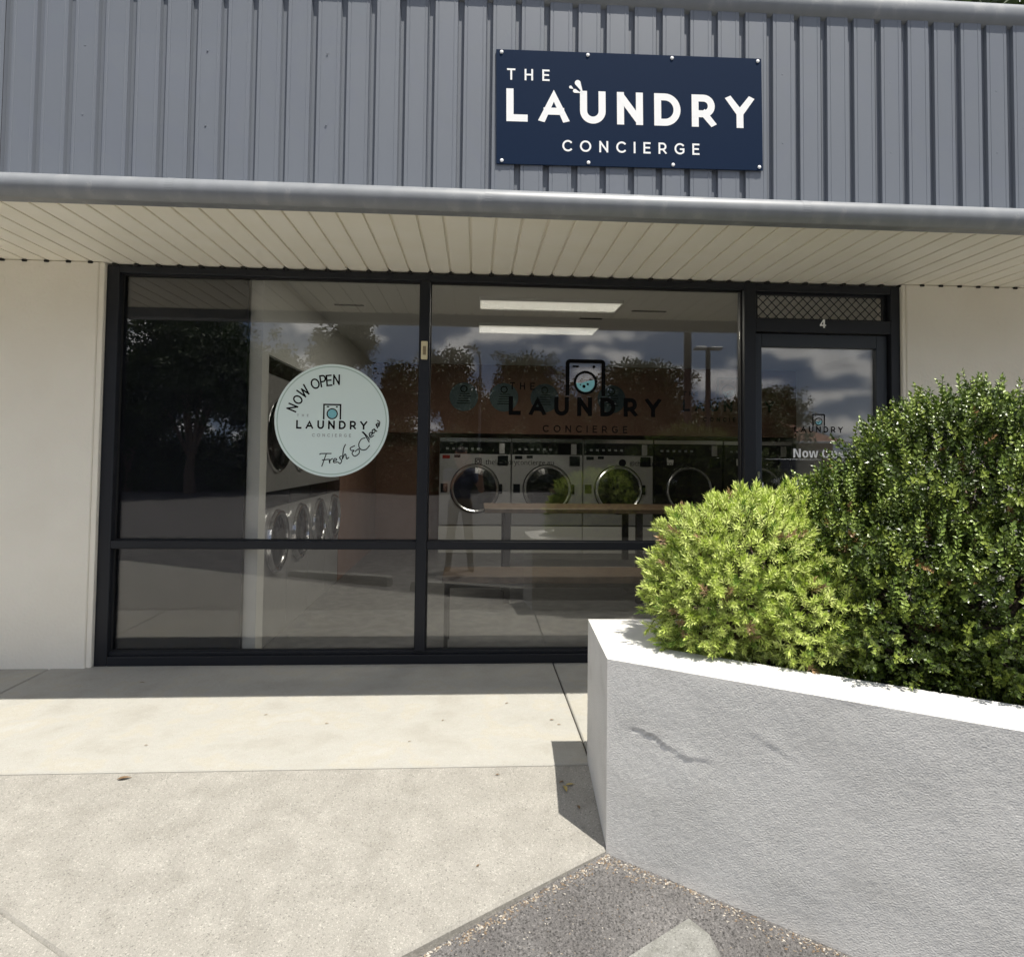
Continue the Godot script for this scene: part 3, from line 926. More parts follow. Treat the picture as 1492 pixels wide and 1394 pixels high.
func washers() -> void:
	var names := ["silver front loading washer at the partition end of the back row", "silver front loading washer, second from the partition in the back row", "silver front loading washer, third from the partition in the back row", "black front loading washer next to the silver washers in the back row", "black front loading washer at the side wall end of the back row"]
	for k in 5:
		var x := -0.515 + 1.05 * k
		var w := thing("washing_machine", names[k], "washer", Vector3(x, 0.004, -4.76), 0.0, "washers along the back wall")
		obj("plinth", boxmesh(Vector3(0.004, 0.0, -0.6), Vector3(1.046, 0.385, -0.01), 0.004), M.inner_white, w)
		obj("cabinet", boxmesh(Vector3(0.006, 0.405, -0.6), Vector3(1.044, 1.60, 0.0), 0.008), M.steel if k < 3 else M.black_gloss, w)
		if k >= 3:
			obj("sticker", boxmesh(Vector3(0.2, 1.3, 0.0005), Vector3(0.3, 1.4, 0.003), 0.001), M.inner_white, w)
		obj("top_trim", boxmesh(Vector3(0.006, 1.6005, -0.6), Vector3(1.044, 1.665, 0.012), 0.006), M.chrome, w)
		obj("control_panel", boxmesh(Vector3(0.012, 1.43, 0.0005), Vector3(1.038, 1.598, 0.014), 0.004), M.black_gloss, w)
		obj("coin_box", boxmesh(Vector3(0.87, 1.435, 0.0145), Vector3(0.95, 1.59, 0.03), 0.003), M.steel, w)
		obj("card_reader", boxmesh(Vector3(0.85, 1.27, 0.0005), Vector3(1.0, 1.41, 0.03), 0.004), M.black_matt, w)
		obj("notice", boxmesh(Vector3(0.05, 1.36, 0.0005), Vector3(0.16, 1.41, 0.004), 0.001), M.red_lens if k == 0 else M.black_matt, w)
		obj("notice", boxmesh(Vector3(0.22, 1.375, 0.0005), Vector3(0.31, 1.415, 0.004), 0.001), M.black_matt, w)
		obj("soap_hatch", boxmesh(Vector3(0.03, 0.87, 0.0005), Vector3(0.13, 1.0, 0.012), 0.004), M.black_matt, w)
		var door := Node3D.new()
		door.name = "door"
		w.add_child(door)
		var c := Vector3(0.525, 0.93, 0.0)
		var st := newst()
		ring(st, c + Vector3(0, 0, 0.03), Vector3.BACK, 0.325, 0.022, 48, 8)
		obj("chrome_ring", done(st), M.chrome, door)
		st = newst()
		lathe(st, c, Vector3.BACK, [Vector2(0.36, 0.0005), Vector2(0.36, 0.02), Vector2(0.325, 0.03)], 48)
		obj("gasket", done(st), M.rubber, door)
		st = newst()
		lathe(st, c, Vector3.BACK, [Vector2(0.306, 0.032), Vector2(0.22, 0.05), Vector2(0.1, 0.06), Vector2(0.0, 0.062)], 40)
		obj("porthole", done(st), M.black_gloss, door)
		obj("handle", boxmesh(Vector3(0.88, 0.86, 0.012), Vector3(0.92, 1.0, 0.05), 0.008), M.black_matt, door)
		for q in 6:
			obj("button", boxmesh(Vector3(0.1 + 0.09 * q, 1.49, 0.0145), Vector3(0.14 + 0.09 * q, 1.52, 0.017), 0.001), M.grey_print, w)

func dryers() -> void:
	var names := ["stacked dryer in the partition, first behind the window", "stacked dryer in the partition, second behind the window", "stacked dryer in the partition, third behind the window", "stacked dryer in the partition, last before the back wall"]
	for k in 4:
		var z := -0.205 - 0.63 * k
		var d := thing("stacked_dryer", names[k], "dryer", Vector3(-1.5, 0.004, z), 0.0, "stacked dryers set into the partition")
		obj("cabinet", boxmesh(Vector3(-0.7, 0.0, -0.626), Vector3(0.0, 2.11, -0.002), 0.006), M.steel, d)
		obj("top_panel", boxmesh(Vector3(0.0005, 1.98, -0.62), Vector3(0.01, 2.1, -0.008), 0.003), M.black_gloss, d)
		obj("middle_panel", boxmesh(Vector3(0.0005, 1.0, -0.62), Vector3(0.01, 1.12, -0.008), 0.003), M.black_gloss, d)
		for y in [0.74, 1.54]:
			var door := Node3D.new()
			door.name = "door"
			d.add_child(door, true)
			var c := Vector3(0.0, y, -0.315)
			var st := newst()
			ring(st, c + Vector3(0.025, 0, 0), Vector3.RIGHT, 0.25 if y > 1.0 else 0.215, 0.02, 40, 8)
			obj("rim", done(st), M.black_gloss if y > 1.0 else M.chrome, door)
			st = newst()
			lathe(st, c, Vector3.RIGHT, [Vector2(0.285 if y > 1.0 else 0.24, 0.0006), Vector2(0.285 if y > 1.0 else 0.24, 0.015), Vector2(0.25 if y > 1.0 else 0.215, 0.025)], 40)
			obj("surround", done(st), M.chrome, door)
			st = newst()
			lathe(st, c, Vector3.RIGHT, [Vector2(0.232 if y > 1.0 else 0.198, 0.028), Vector2(0.1, 0.042), Vector2(0.0, 0.045)], 32)
			obj("porthole", done(st), M.black_gloss, door)

# ---------------------------------------------------------------- signs and prints
func signs() -> void:
	var s := thing("shop_sign", "navy rectangular sign with white shop name on the grey fascia", "sign", Vector3(0.09, 2.893, FAS_Z + 0.0225))
	s.rotation.z = 0.0125
	obj("panel", boxmesh(Vector3(0, 0, -0.003), Vector3(1.397, 0.598, 0.003), 0.001), M.navy, s)
	var n := Node3D.new()
	n.name = "print"
	n.position = Vector3(0.052, 0.222, 0.0036)
	s.add_child(n)
	var w := 1.297
	var st := newst()
	caps_line(st, "LAUNDRY", 0.0, w, 0.0, 0.132 * w, 0.0142 * w)
	obj("lettering", done(st), M.white_print, n)
	st = newst()
	caps_line(st, "THE", 0.003 * w, 0.172 * w, 0.167 * w, 0.046 * w, 0.0036 * w)
	obj("small_lettering", done(st), M.white_print, n)
	st = newst()
	caps_line(st, "CONCIERGE", 0.222 * w, 0.776 * w, -0.115 * w, 0.046 * w, 0.0036 * w)
	obj("small_lettering", done(st), M.white_print, n)
	st = newst()
	var drop := func(tip: Vector2, ang: float, len: float, wid: float) -> void:
		var o := [Vector2(0, 0)]
		for k in 13:
			var a := deg_to_rad(lerpf(-120, 120, k / 12.0))
			o.append(Vector2(len - wid + wid * cos(a), wid * sin(a)))
		var p := []
		for q in o: p.append(tip + q.rotated(ang))
		blob(st, p, 0.0008)
	drop.call(Vector2(0.306 * w, 0.122 * w), 2.05, 0.058 * w, 0.012 * w)
	drop.call(Vector2(0.298 * w, 0.122 * w), 2.82, 0.034 * w, 0.008 * w)
	drop.call(Vector2(0.268 * w, 0.138 * w), 2.6, 0.02 * w, 0.006 * w)
	obj("splash_drops", done(st), M.white_print, n)
	var screw := newst()
	lathe(screw, Vector3.ZERO, Vector3.BACK, [Vector2(0.009, 0.0), Vector2(0.009, 0.003), Vector2(0.005, 0.0055), Vector2(0.0, 0.006)], 14)
	var sm := done(screw)
	for x in [0.028, 0.475, 0.918, 1.377]:
		for y in [0.017, 0.583]:
			var o := obj("screw_cap", sm, M.white_print, s)
			o.position = Vector3(x, y, 0.003)
	# round decal
	var d := thing("round_decal", "round pale mint decal with black lettering on the window glass", "decal", Vector3(-0.978, 1.634, 0.0015))
	st = newst()
	lathe(st, Vector3.ZERO, Vector3.BACK, [Vector2(0.386, 0.0), Vector2(0.386, 0.0012), Vector2(0.0, 0.0012)], 72)
	obj("disc", done(st), M.mint, d)
	st = newst()
	ribbon(st, arc(0, 0, 0.368, 0.368, 90, 450, 72), 0.0035, 0.0016)
	obj("border_print", done(st), M.mint_edge, d)
	var u := 0.386 / 612.0
	var px := func(x: float, y: float) -> Vector2: return Vector2(x - 692.0, 677.0 - y) * u
	st = newst()
	var put := func(ch: String, c: Vector2, ang: float, h: float, wide: float, hw: float) -> void:
		var g := glyph(ch)
		for k in range(1, g.size()):
			var pl := []
			for q in g[k]: pl.append(c + (Vector2((q.x - g[0] / 2.0) * wide, q.y - 0.5) * h).rotated(ang))
			ribbon(st, pl, hw, 0.002 + 0.00015 * k)
	for l in [["N", 268, 545, 68, 96], ["O", 324, 458, 56, 92], ["W", 385, 368, 42, 108], ["O", 505, 282, 22, 100], ["P", 590, 250, 10, 116], ["E", 652, 244, 6, 108], ["N", 732, 234, 0, 98]]:
		put.call(l[0], px.call(l[1], l[2]), deg_to_rad(l[3]), l[4] * u, 0.8, 8.0 * u)
	# script line
	var script := [
		[[572, 1046], [590, 1038], [690, 1036]], [[640, 1040], [620, 1100], [596, 1172]], [[600, 1108], [660, 1100]],
		[[672, 1098], [678, 1140], [684, 1108], [706, 1092]], [[718, 1118], [752, 1106], [742, 1090], [722, 1100], [722, 1132], [760, 1128]],
		[[800, 1062], [782, 1080], [806, 1112], [790, 1144], [772, 1132]], [[842, 938], [822, 990], [812, 1092], [832, 1050], [848, 1046], [858, 1090], [880, 1078]],
		[[940, 950], [896, 975], [905, 1000], [935, 1000], [915, 1030], [945, 1062], [990, 1030], [985, 985], [950, 1010]],
		[[1050, 862], [1010, 880], [985, 935], [1005, 985], [1060, 990], [1100, 945]], [[1020, 800], [1050, 830], [1095, 905]], [[1030, 798], [1080, 850], [1098, 880]],
		[[1100, 842], [1126, 822], [1112, 802], [1096, 822], [1110, 856], [1142, 836]], [[1150, 770], [1128, 778], [1134, 812], [1158, 790], [1146, 764], [1176, 790]],
		[[1166, 716], [1184, 752], [1176, 712], [1192, 700], [1196, 736], [1206, 690], [1182, 672]]]
	var z := 0.002
	for pl in script:
		var p := []
		var c := Curve2D.new()
		for k in pl.size():
			var q: Vector2 = px.call(pl[k][0], pl[k][1])
			var a: Vector2 = px.call(pl[maxi(k - 1, 0)][0], pl[maxi(k - 1, 0)][1])
			var b: Vector2 = px.call(pl[mini(k + 1, pl.size() - 1)][0], pl[mini(k + 1, pl.size() - 1)][1])
			c.add_point(q, (a - b) * 0.18, (b - a) * 0.18)
		for q in c.tessellate(3, 6): p.append(q)
		ribbon(st, p, 5.2 * u, z)
		z += 0.0001
	obj("slogan_print", done(st), M.black_print, d)
	var ln := Node3D.new()
	ln.name = "name_print"
	var lp: Vector2 = px.call(312, 772)
	ln.position = Vector3(lp.x, lp.y, 0.002)
	d.add_child(ln)
	var lw := 760.0 * u
	st = newst()
	caps_line(st, "LAUNDRY", 0.0, lw, 0.0, 92.0 * u, 9.0 * u)
	obj("lettering", done(st), M.black_print, ln)
	st = newst()
	caps_line(st, "THE", 8 * u, 130 * u, 132 * u, 26 * u, 2.2 * u)
	caps_line(st, "CONCIERGE", 172 * u, 588 * u, -84 * u, 34 * u, 2.6 * u)
	obj("small_lettering", done(st), M.grey_print, ln)
	st = newst()
	var i0: float = (604.0 - 312.0) * u
	var i1: float = (782.0 - 312.0) * u
	ribbon(st, [Vector2(i0, 112 * u), Vector2(i0, 266 * u), Vector2(i1, 266 * u), Vector2(i1, 112 * u)], 8 * u, 0.0)
	ribbon(st, arc(382 * u, 166 * u, 54 * u, 54 * u, 90, 450, 32), 6 * u, 0.0004)
	rect(st, 322 * u, 236 * u, 348 * u, 250 * u, 0.0)
	rect(st, 420 * u, 236 * u, 440 * u, 250 * u, 0.0)
	obj("washer_emblem", done(st), M.black_print, ln)
	st = newst()
	disc(st, Vector2(382 * u, 166 * u), 47 * u, 0.0, 28)
	obj("emblem_water", done(st), M.teal, ln)
	# name on the big pane, inside face of the glass
	var wn := thing("window_lettering", "large black shop name with washer emblem on the window glass", "lettering", Vector3(0.232, 1.69, 0.0008))
	shop_name(wn, 1.076, 0.0135, 0.0036, M.black_print, true)
	# handles of the two social pages, small print
	var sp := thing("window_small_print", "small black web handle with camera and letter icons on the window glass", "lettering", Vector3(0.0, 1.345, 0.0012))
	st = newst()
	ribbon(st, [Vector2(0.005, 0.0), Vector2(0.045, 0.0), Vector2(0.045, 0.04), Vector2(0.005, 0.04), Vector2(0.005, 0.0)], 0.003, 0.0)
	ribbon(st, arc(0.025, 0.02, 0.011, 0.011, 90, 450, 18), 0.0025, 0.0002)
	disc(st, Vector2(0.037, 0.032), 0.003, 0.0002, 8)
	obj("camera_icon", done(st), M.black_print, sp)
	var tm := obj("handle_text", text_mesh("thelaundryconcierge.au", 0.045), M.black_print, sp)
	tm.position = Vector3(0.075, -0.012, 0.0)
	st = newst()
	lathe(st, Vector3(1.035, 0.02, 0), Vector3.BACK, [Vector2(0.026, 0.0), Vector2(0.026, 0.0006), Vector2(0.0, 0.0006)], 24)
	obj("round_icon", done(st), M.black_print, sp)
	tm = obj("handle_text", text_mesh("@thelaundryconcierge", 0.045), M.black_print, sp)
	tm.position = Vector3(1.085, -0.012, 0.0)
	# door glass
	var dn := thing("door_lettering", "small black shop name with washer emblem on the door glass", "lettering", Vector3(2.278, 1.598, -0.0032))
	shop_name(dn, 0.36, 0.011, 0.004, M.black_print, true, false)
	var dh := thing("door_notice", "white opening notice lettering on the door glass", "lettering", Vector3(2.262, 1.395, -0.0035))
	obj("lettering", text_mesh("Now Open", 0.088, "Droid Sans", true), M.white_print, dh)

	var num := thing("unit_number", "small white unit number on the bar above the door", "number", Vector3(2.435, 2.318, 0.056))
	obj("numeral", text_mesh("4", 0.085, "Droid Sans", true), M.white_print, num)
	var al := thing("mullion_box", "small cream plastic box fixed to the window mullion", "sensor", Vector3(-0.352, 2.055, 0.0585))
	obj("case", boxmesh(Vector3(-0.022, 0, 0), Vector3(0.022, 0.125, 0.02), 0.004), M.cream_plastic, al)
	obj("label", boxmesh(Vector3(-0.01, 0.03, 0.0202), Vector3(0.012, 0.09, 0.0208), 0.0), mat(lin(0.25, 0.2, 0.12), 0.6), al)

# ---------------------------------------------------------------- planter and shrubs
func planter() -> void:
	var p := thing("planter", "white rendered raised planter wall with a crack, holding two shrubs", "planter")
	var A := Vector2(0.508, 1.984)
	var B := Vector2(0.540, 1.409)
	var fd := Vector2(1.042, 0.655).normalized()
	var D := A + fd * 3.0
	var C := Vector2(4.2, 1.47)
	var E := Vector2(4.2, D.y)
	var top := 0.645
	# front: a displaced sheet, lumpy trowelled render with an old crack
	var len := 3.0
	var nx := 460
	var ny := 128
	var lump := noise(61, 24.0, 3)
	var coarse := noise(62, 2.2, 2)
	var nub := noise(63, 62.0, 2)
	var out := Vector3(-fd.y, 0, fd.x)
	var st := SurfaceTool.new()
	st.begin(Mesh.PRIMITIVE_TRIANGLES)
	var crack := [[Vector2(0.1, 0.405), Vector2(0.165, 0.398), Vector2(0.215, 0.372), Vector2(0.29, 0.35), Vector2(0.35, 0.352)], [Vector2(0.52, 0.478), Vector2(0.565, 0.455), Vector2(0.61, 0.43)]]
	for j in ny + 1:
		for i in nx + 1:
			var s := len * pow(i / float(nx), 1.25)
			var y := lerpf(-0.32, top, j / float(ny))
			var h := coarse.get_noise_2d(s, y) * 0.0022 + lump.get_noise_2d(s, y) * 0.0006 + nub.get_noise_2d(s, y) * 0.0005
			for ck in crack.size():
				for k in crack[ck].size() - 1:
					var q := Geometry2D.get_closest_point_to_segment(Vector2(s, y), crack[ck][k], crack[ck][k + 1])
					var dist := q.distance_to(Vector2(s, y))
					var below := q.y - y
					var amp := 0.0016 if ck == 0 else 0.001
					if below < 0: h += amp * exp(-dist * dist / 0.0016) * 0.55
					else: h -= amp * exp(-dist * dist / 0.0009) * 0.35
					if dist < 0.0035 and ck == 0 and k < 2: h -= 0.004
			if j == ny or i == 0: h = 0.0
			var edge := minf(1.0, s / 0.03) * minf(1.0, (top - y) / 0.02)
			var b := A + fd * s
			st.set_smooth_group(0)
			st.add_vertex(Vector3(b.x, y, b.y) + out * h * edge)
	for j in ny:
		for i in nx:
			var a := j * (nx + 1) + i
			for k in [a, a + nx + 2, a + 1, a, a + nx + 1, a + nx + 2]: st.add_index(k)
	st.generate_normals()
	obj("front_face", st.commit(), M.render_white, p)
	# the other faces and the flat top
	st = newst()
	var lo := -0.32
	var v := func(q: Vector2, y: float) -> Vector3: return Vector3(q.x, y, q.y)
	quad(st, v.call(B, lo), v.call(A, lo), v.call(A, top), v.call(B, top))
	quad(st, v.call(C, lo), v.call(B, lo), v.call(B, top), v.call(C, top))
	quad(st, v.call(E, lo), v.call(C, lo), v.call(C, top), v.call(E, top))
	obj("side_face", done(st), M.render_white, p)
	var ia := Vector2(0.772, 1.872)
	var ib := Vector2(0.786, 1.566)
	var ic := Vector2(4.0, 1.62)
	var idd := ia + fd * 2.9
	var ie := Vector2(4.0, idd.y)
	st = newst()
	for q in [[A, ia, ib, B], [B, ib, ic, C], [D, idd, ia, A], [E, ie, idd, D], [C, ic, ie, E]]:
		var w := [v.call(q[0], top), v.call(q[1], top), v.call(q[2], top), v.call(q[3], top)]
		if (w[1] - w[0]).cross(w[2] - w[0]).y > 0: quad(st, w[0], w[1], w[2], w[3])
		else: quad(st, w[3], w[2], w[1], w[0])
	for q in [[ia, ib], [ib, ic], [ic, ie], [ie, idd], [idd, ia]]:
		quad(st, v.call(q[1], 0.3), v.call(q[0], 0.3), v.call(q[0], top), v.call(q[1], top))
	obj("coping", done(st), M.render_white, p)
	st = newst()
	prism(st, PackedVector2Array([ia, ib, ic, ie, idd]), func(_q: Vector2) -> float: return 0.3, func(_q: Vector2) -> float: return 0.52)
	obj("soil", done(st), M.soil, p)
	# shrubs
	shrub("golden_shrub", "bright yellow green fine leaved shrub spilling over the planter corner", Vector3(1.12, 0.52, 1.78), true,
		[[Vector3(1.12, 0.92, 1.77), Vector3(0.34, 0.31, 0.29)], [Vector3(0.99, 0.82, 1.8), Vector3(0.23, 0.24, 0.23)], [Vector3(1.32, 1.0, 1.68), Vector3(0.26, 0.25, 0.25)], [Vector3(1.28, 0.78, 1.98), Vector3(0.17, 0.2, 0.17)]], 4200)
	shrub("dark_shrub", "tall dark green glossy shrub with pale young tips in the planter", Vector3(2.0, 0.52, 1.85), false,
		[[Vector3(2.0, 1.08, 1.88), Vector3(0.5, 0.52, 0.42)], [Vector3(1.73, 0.9, 1.95), Vector3(0.38, 0.37, 0.34)], [Vector3(2.35, 1.1, 1.95), Vector3(0.6, 0.52, 0.5)], [Vector3(1.98, 0.82, 2.22), Vector3(0.42, 0.34, 0.3)], [Vector3(1.55, 0.76, 2.1), Vector3(0.24, 0.24, 0.2)], [Vector3(2.7, 1.0, 2.3), Vector3(0.6, 0.55, 0.5)], [Vector3(2.15, 1.33, 1.78), Vector3(0.4, 0.33, 0.36)], [Vector3(1.6, 0.98, 1.8), Vector3(0.3, 0.33, 0.28)]], 13500)

func leaf_into(st: SurfaceTool, base: Vector3, dir: Vector3, up: Vector3, len: float, wid: float, c: Color) -> void:
	var side := dir.cross(up).normalized() * wid
	var n := side.cross(dir).normalized()
	var m := base + dir * len * 0.5 - n * wid * 0.25
	var tip := base + dir * len - n * len * 0.1
	var l := base + dir * len * 0.45 + side + n * wid * 0.2
	var r := base + dir * len * 0.45 - side + n * wid * 0.2
	st.set_color(c)
	tri(st, base, l, m); tri(st, l, tip, m); tri(st, base, m, r); tri(st, m, tip, r)

func sprig(sd: int, golden: bool) -> ArrayMesh:
	var g := RandomNumberGenerator.new()
	g.seed = sd
	var st := newst()
	var L := 0.055 if golden else 0.075
	st.set_color(Color(0.12, 0.09, 0.04))
	tube(st, [Vector3.ZERO, Vector3(0, L, 0)], [0.0016, 0.0009], 3, false)
	if golden:
		for k in 24:
			var t := k / 23.0
			var a := k * 2.4 + g.randf_range(-0.2, 0.2)
			var tilt := lerpf(1.15, 0.3, t) + g.randf_range(-0.15, 0.15)
			var d := Vector3(cos(a) * sin(tilt), cos(tilt), sin(a) * sin(tilt))
			var s := g.randf_range(0.8, 1.15)
			leaf_into(st, Vector3(0, L * (0.15 + 0.85 * t), 0), d, Vector3.UP if tilt > 0.4 else Vector3(cos(a + 1), 0.3, sin(a + 1)), 0.026 * s, 0.0028 * s, Color(s, s, s) * g.randf_range(0.88, 1.1))
	else:
		for k in 11:
			var t := k / 10.0
			var a := k * 2.3 + g.randf_range(-0.4, 0.4)
			var tilt := lerpf(1.3, 0.5, t) + g.randf_range(-0.3, 0.3)
			var d := Vector3(cos(a) * sin(tilt), cos(tilt), sin(a) * sin(tilt))
			var s := g.randf_range(0.75, 1.2)
			leaf_into(st, Vector3(0, L * (0.1 + 0.9 * t), 0), d, (Vector3.UP + Vector3(g.randf_range(-0.6, 0.6), 0, g.randf_range(-0.6, 0.6))).normalized(), 0.021 * s, 0.0072 * s, Color(1, 1, 1) * g.randf_range(0.8, 1.2))
	st.generate_normals()
	return st.commit()

func shrub(called: String, label: String, root: Vector3, golden: bool, lobes: Array, count: int) -> void:
	var s := thing(called, label, "shrub", root)
	var g := RandomNumberGenerator.new()
	g.seed = 77 if golden else 78
	var spots := [[], [], []]
	var bumps := noise(81, 5.0 if golden else 3.5, 2)
	var weights := []
	var total := 0.0
	for l in lobes:
		total += l[1].x * l[1].y + l[1].y * l[1].z + l[1].x * l[1].z
		weights.append(total)
	var made := 0
	var tries := 0
	while made < count and tries < count * 12:
		tries += 1
		var pick := g.randf() * total
		var li := 0
		while weights[li] < pick: li += 1
		var c: Vector3 = lobes[li][0]
		var e: Vector3 = lobes[li][1]
		var d := Vector3(g.randfn(), g.randfn(), g.randfn()).normalized()
		var p0 := c + d * e
		var lift := 1.0 + (0.13 if golden else 0.14) * bumps.get_noise_3d(p0.x, p0.y, p0.z) * 2.0
		var depth := 1.0 - absf(g.randfn()) * 0.17
		var p := c + d * e * lift * depth
		if p.y < 0.55: continue
		var deepest := 0.0
		for k in lobes.size():
			if k != li:
				var q: Vector3 = (p - lobes[k][0]) / lobes[k][1]
				deepest = maxf(deepest, 1.0 - q.length())
		if deepest > 0.3: continue
		var up := (d / e).normalized()
		up = (up + Vector3(0, 0.45, 0) + Vector3(g.randfn(), g.randfn(), g.randfn()) * 0.38).normalized()
		var u := up.cross(Vector3(g.randfn(), g.randfn(), g.randfn())).normalized()
		var sc := g.randf_range(0.75, 1.2)
		var b := Basis(u, up, u.cross(up)).scaled(Vector3.ONE * sc)
		var col: Color
		if golden:
			col = Color(0.5, 0.59, 0.12).lerp(Color(0.7, 0.76, 0.28), g.randf())
			if g.randf() < 0.1: col = Color(0.2, 0.3, 0.05)
			if g.randf() < 0.02: col = Color(0.42, 0.28, 0.16)
		else:
			col = Color(0.042, 0.072, 0.011).lerp(Color(0.105, 0.15, 0.024), g.randf())
			if g.randf() < 0.25: col = Color(0.23, 0.29, 0.05)
			if g.randf() < 0.01: col = Color(0.25, 0.15, 0.06)
		spots[g.randi() % 3].append([Transform3D(b, p - root), col])
		made += 1
	if not golden:   # a few long young shoots standing proud of the crown
		for k in 900:
			var li := g.randi() % lobes.size()
			var d := Vector3(g.randfn() * 0.8, absf(g.randfn()) + 0.5, g.randfn() * 0.8).normalized()
			var p: Vector3 = lobes[li][0] + d * lobes[li][1] * g.randf_range(0.92, 1.06)
			var up := (d + Vector3(g.randfn() * 0.2, 0.9, g.randfn() * 0.2)).normalized()
			var n := 1 + (g.randi() % 2)
			for q in n:
				var u := up.cross(Vector3(g.randfn(), g.randfn(), g.randfn())).normalized()
				spots[g.randi() % 3].append([Transform3D(Basis(u, up, u.cross(up)).scaled(Vector3.ONE * 0.85), p + up * 0.05 * q - root), Color(0.17, 0.25, 0.05).lerp(Color(0.3, 0.38, 0.09), g.randf())])
	for k in 3:
		var mm := MultiMesh.new()
		mm.transform_format = MultiMesh.TRANSFORM_3D
		mm.use_colors = true
		mm.mesh = sprig(90 + k, golden)
		mm.instance_count = spots[k].size()
		for q in spots[k].size():
			mm.set_instance_transform(q, spots[k][q][0])
			mm.set_instance_color(q, spots[k][q][1])
		var mi := MultiMeshInstance3D.new()
		mi.name = "foliage"
		mi.multimesh = mm
		mi.material_override = M.leaf if golden else M.leaf_gloss
		mi.set_meta("kind", "stuff")
		s.add_child(mi, true)
	var st := newst()
	for l in lobes:
		for k in 9:
			var d := Vector3(g.randfn(), g.randfn() + 0.6, g.randfn()).normalized()
			var a := Vector3(g.randf_range(-0.06, 0.06), 0.0, g.randf_range(-0.06, 0.06))
			var e: Vector3 = l[0] + d * l[1] * 0.85 - root
			var m: Vector3 = (l[0] - root) * 0.7 + Vector3(g.randfn(), g.randfn(), g.randfn()) * 0.04
			tube(st, [a, m, e], [0.013, 0.008, 0.002], 5, false)
	obj("branches", done(st), M.bark, s)

# ---------------------------------------------------------------- what the glass mirrors: car park, trees, house
func street_behind() -> void:
	wheel_stop(Vector2(0.685, 2.36), "worn concrete wheel stop beside the white planter wall")
	wheel_stop(Vector2(-1.05, 3.42), "concrete wheel stop along the kerb, away from the planter")
	var specs := [
		[-11.6, 22.0, 9.0, 2.6, 0, "tall dense dark tree across the car park"], [-14.6, 23.0, 6.0, 1.9, 0, "rounded dark tree next to the tall dense tree"],
		[-9.0, 24.0, 6.6, 1.8, 0, "mid height tree leaning towards the tall dense tree"], [-6.4, 26.0, 9.2, 1.7, 1, "tall loose gum tree with open crown"],
		[-4.3, 27.0, 6.2, 1.6, 0, "low bushy tree beside the loose gum tree"], [-1.5, 29.0, 7.2, 2.0, 1, "sparse gum tree by the curved street lamp"],
		[2.9, 30.5, 7.2, 2.2, 0, "broad conical tree behind the curved street lamp"], [9.4, 30.0, 6.7, 2.6, 0, "wide dark tree beside the brick house"],
		[22.0, 41.0, 6.8, 2.6, 0, "round tree behind the brick house"], [13.0, 25.5, 4.4, 2.6, 0, "spreading tree in front of the brick house"], [0.4, 33.0, 5.2, 2.0, 0, "low rounded tree on the verge"], [6.0, 33.0, 5.6, 2.2, 0, "low wide tree on the verge"], [-18.5, 24.0, 7.0, 2.6, 0, "large dark tree at the far end of the verge"]]
	for s in specs: tree(Vector3(s[0], -0.13 if s[1] > 27.0 else -0.256, s[1]), s[2], s[3], s[4], s[5], "trees across the car park")
	var low := ["low dense bush at the foot of the tall dark trees", "rounded bush between the dark tree and the gum tree", "spreading bush under the loose gum tree", "leafy bush beside the curved street lamp", "broad low bush in front of the conical tree", "olive bush beside the brick house wall", "dark bush at the left end of the verge", "wide bush filling the gap below the gum trees"]
	var bx0 := [-12.8, -8.2, -5.2, -2.2, 2.2, 7.2, -17.0, -10.2]
	for k in 8: bush(Vector3(bx0[k], -0.2, 24.5 + 2.5 * float(k % 3)), 3.0 + 0.5 * float(k % 2), 2.4, low[k])
	tree(Vector3(8.6, -0.3, -8.5), 14.0, 4.2, 0, "leafy tree behind the shop roof", "")
	# lamps
	var l := thing("street_lamp", "tall street lamp with a single curved arm", "street lamp", Vector3(0.25, -0.13, 30.0))
	var st := newst()
	tube(st, [Vector3.ZERO, Vector3(0, 6.6, 0)], [0.09, 0.06], 8)
	obj("pole", done(st), M.galv, l)
	st = newst()
	tube(st, [Vector3(0, 6.6, 0), Vector3(-0.05, 7.0, 0), Vector3(-0.2, 7.35, 0), Vector3(-0.5, 7.55, 0)], [0.06, 0.055, 0.05, 0.045], 8)
	obj("arm", done(st), M.galv, l)
	obj("lamp_head", boxmesh(Vector3(-0.95, 7.48, -0.12), Vector3(-0.5, 7.62, 0.12), 0.03), M.galv, l)
	var t := thing("car_park_lamp", "car park lamp post with two flat heads", "lamp post", Vector3(9.25, -0.256, 20.0))
	st = newst()
	tube(st, [Vector3.ZERO, Vector3(0, 6.1, 0)], [0.13, 0.1], 8)
	obj("pole", done(st), M.pole, t)
	for s in [-1.0, 1.0]:
		obj("lamp_head", boxmesh(Vector3(minf(0.1 * s, 0.55 * s), 6.0, -0.17), Vector3(maxf(0.1 * s, 0.55 * s), 6.12, 0.17), 0.02), M.galv, t)
	var sp := thing("steel_post", "plain dark steel post at the edge of the car park", "post", Vector3(3.58, asphalt_y(6.0), 6.0))
	st = newst()
	tube(st, [Vector3.ZERO, Vector3(0, 4.6, 0)], [0.065, 0.065], 12)
	obj("shaft", done(st), M.pole, sp)
	obj("base_plate", boxmesh(Vector3(-0.14, 0, -0.14), Vector3(0.14, 0.015, 0.14), 0.003), M.galv, sp)
	house()
	car(Vector3(10.1, -0.256, 14.5))
	person()

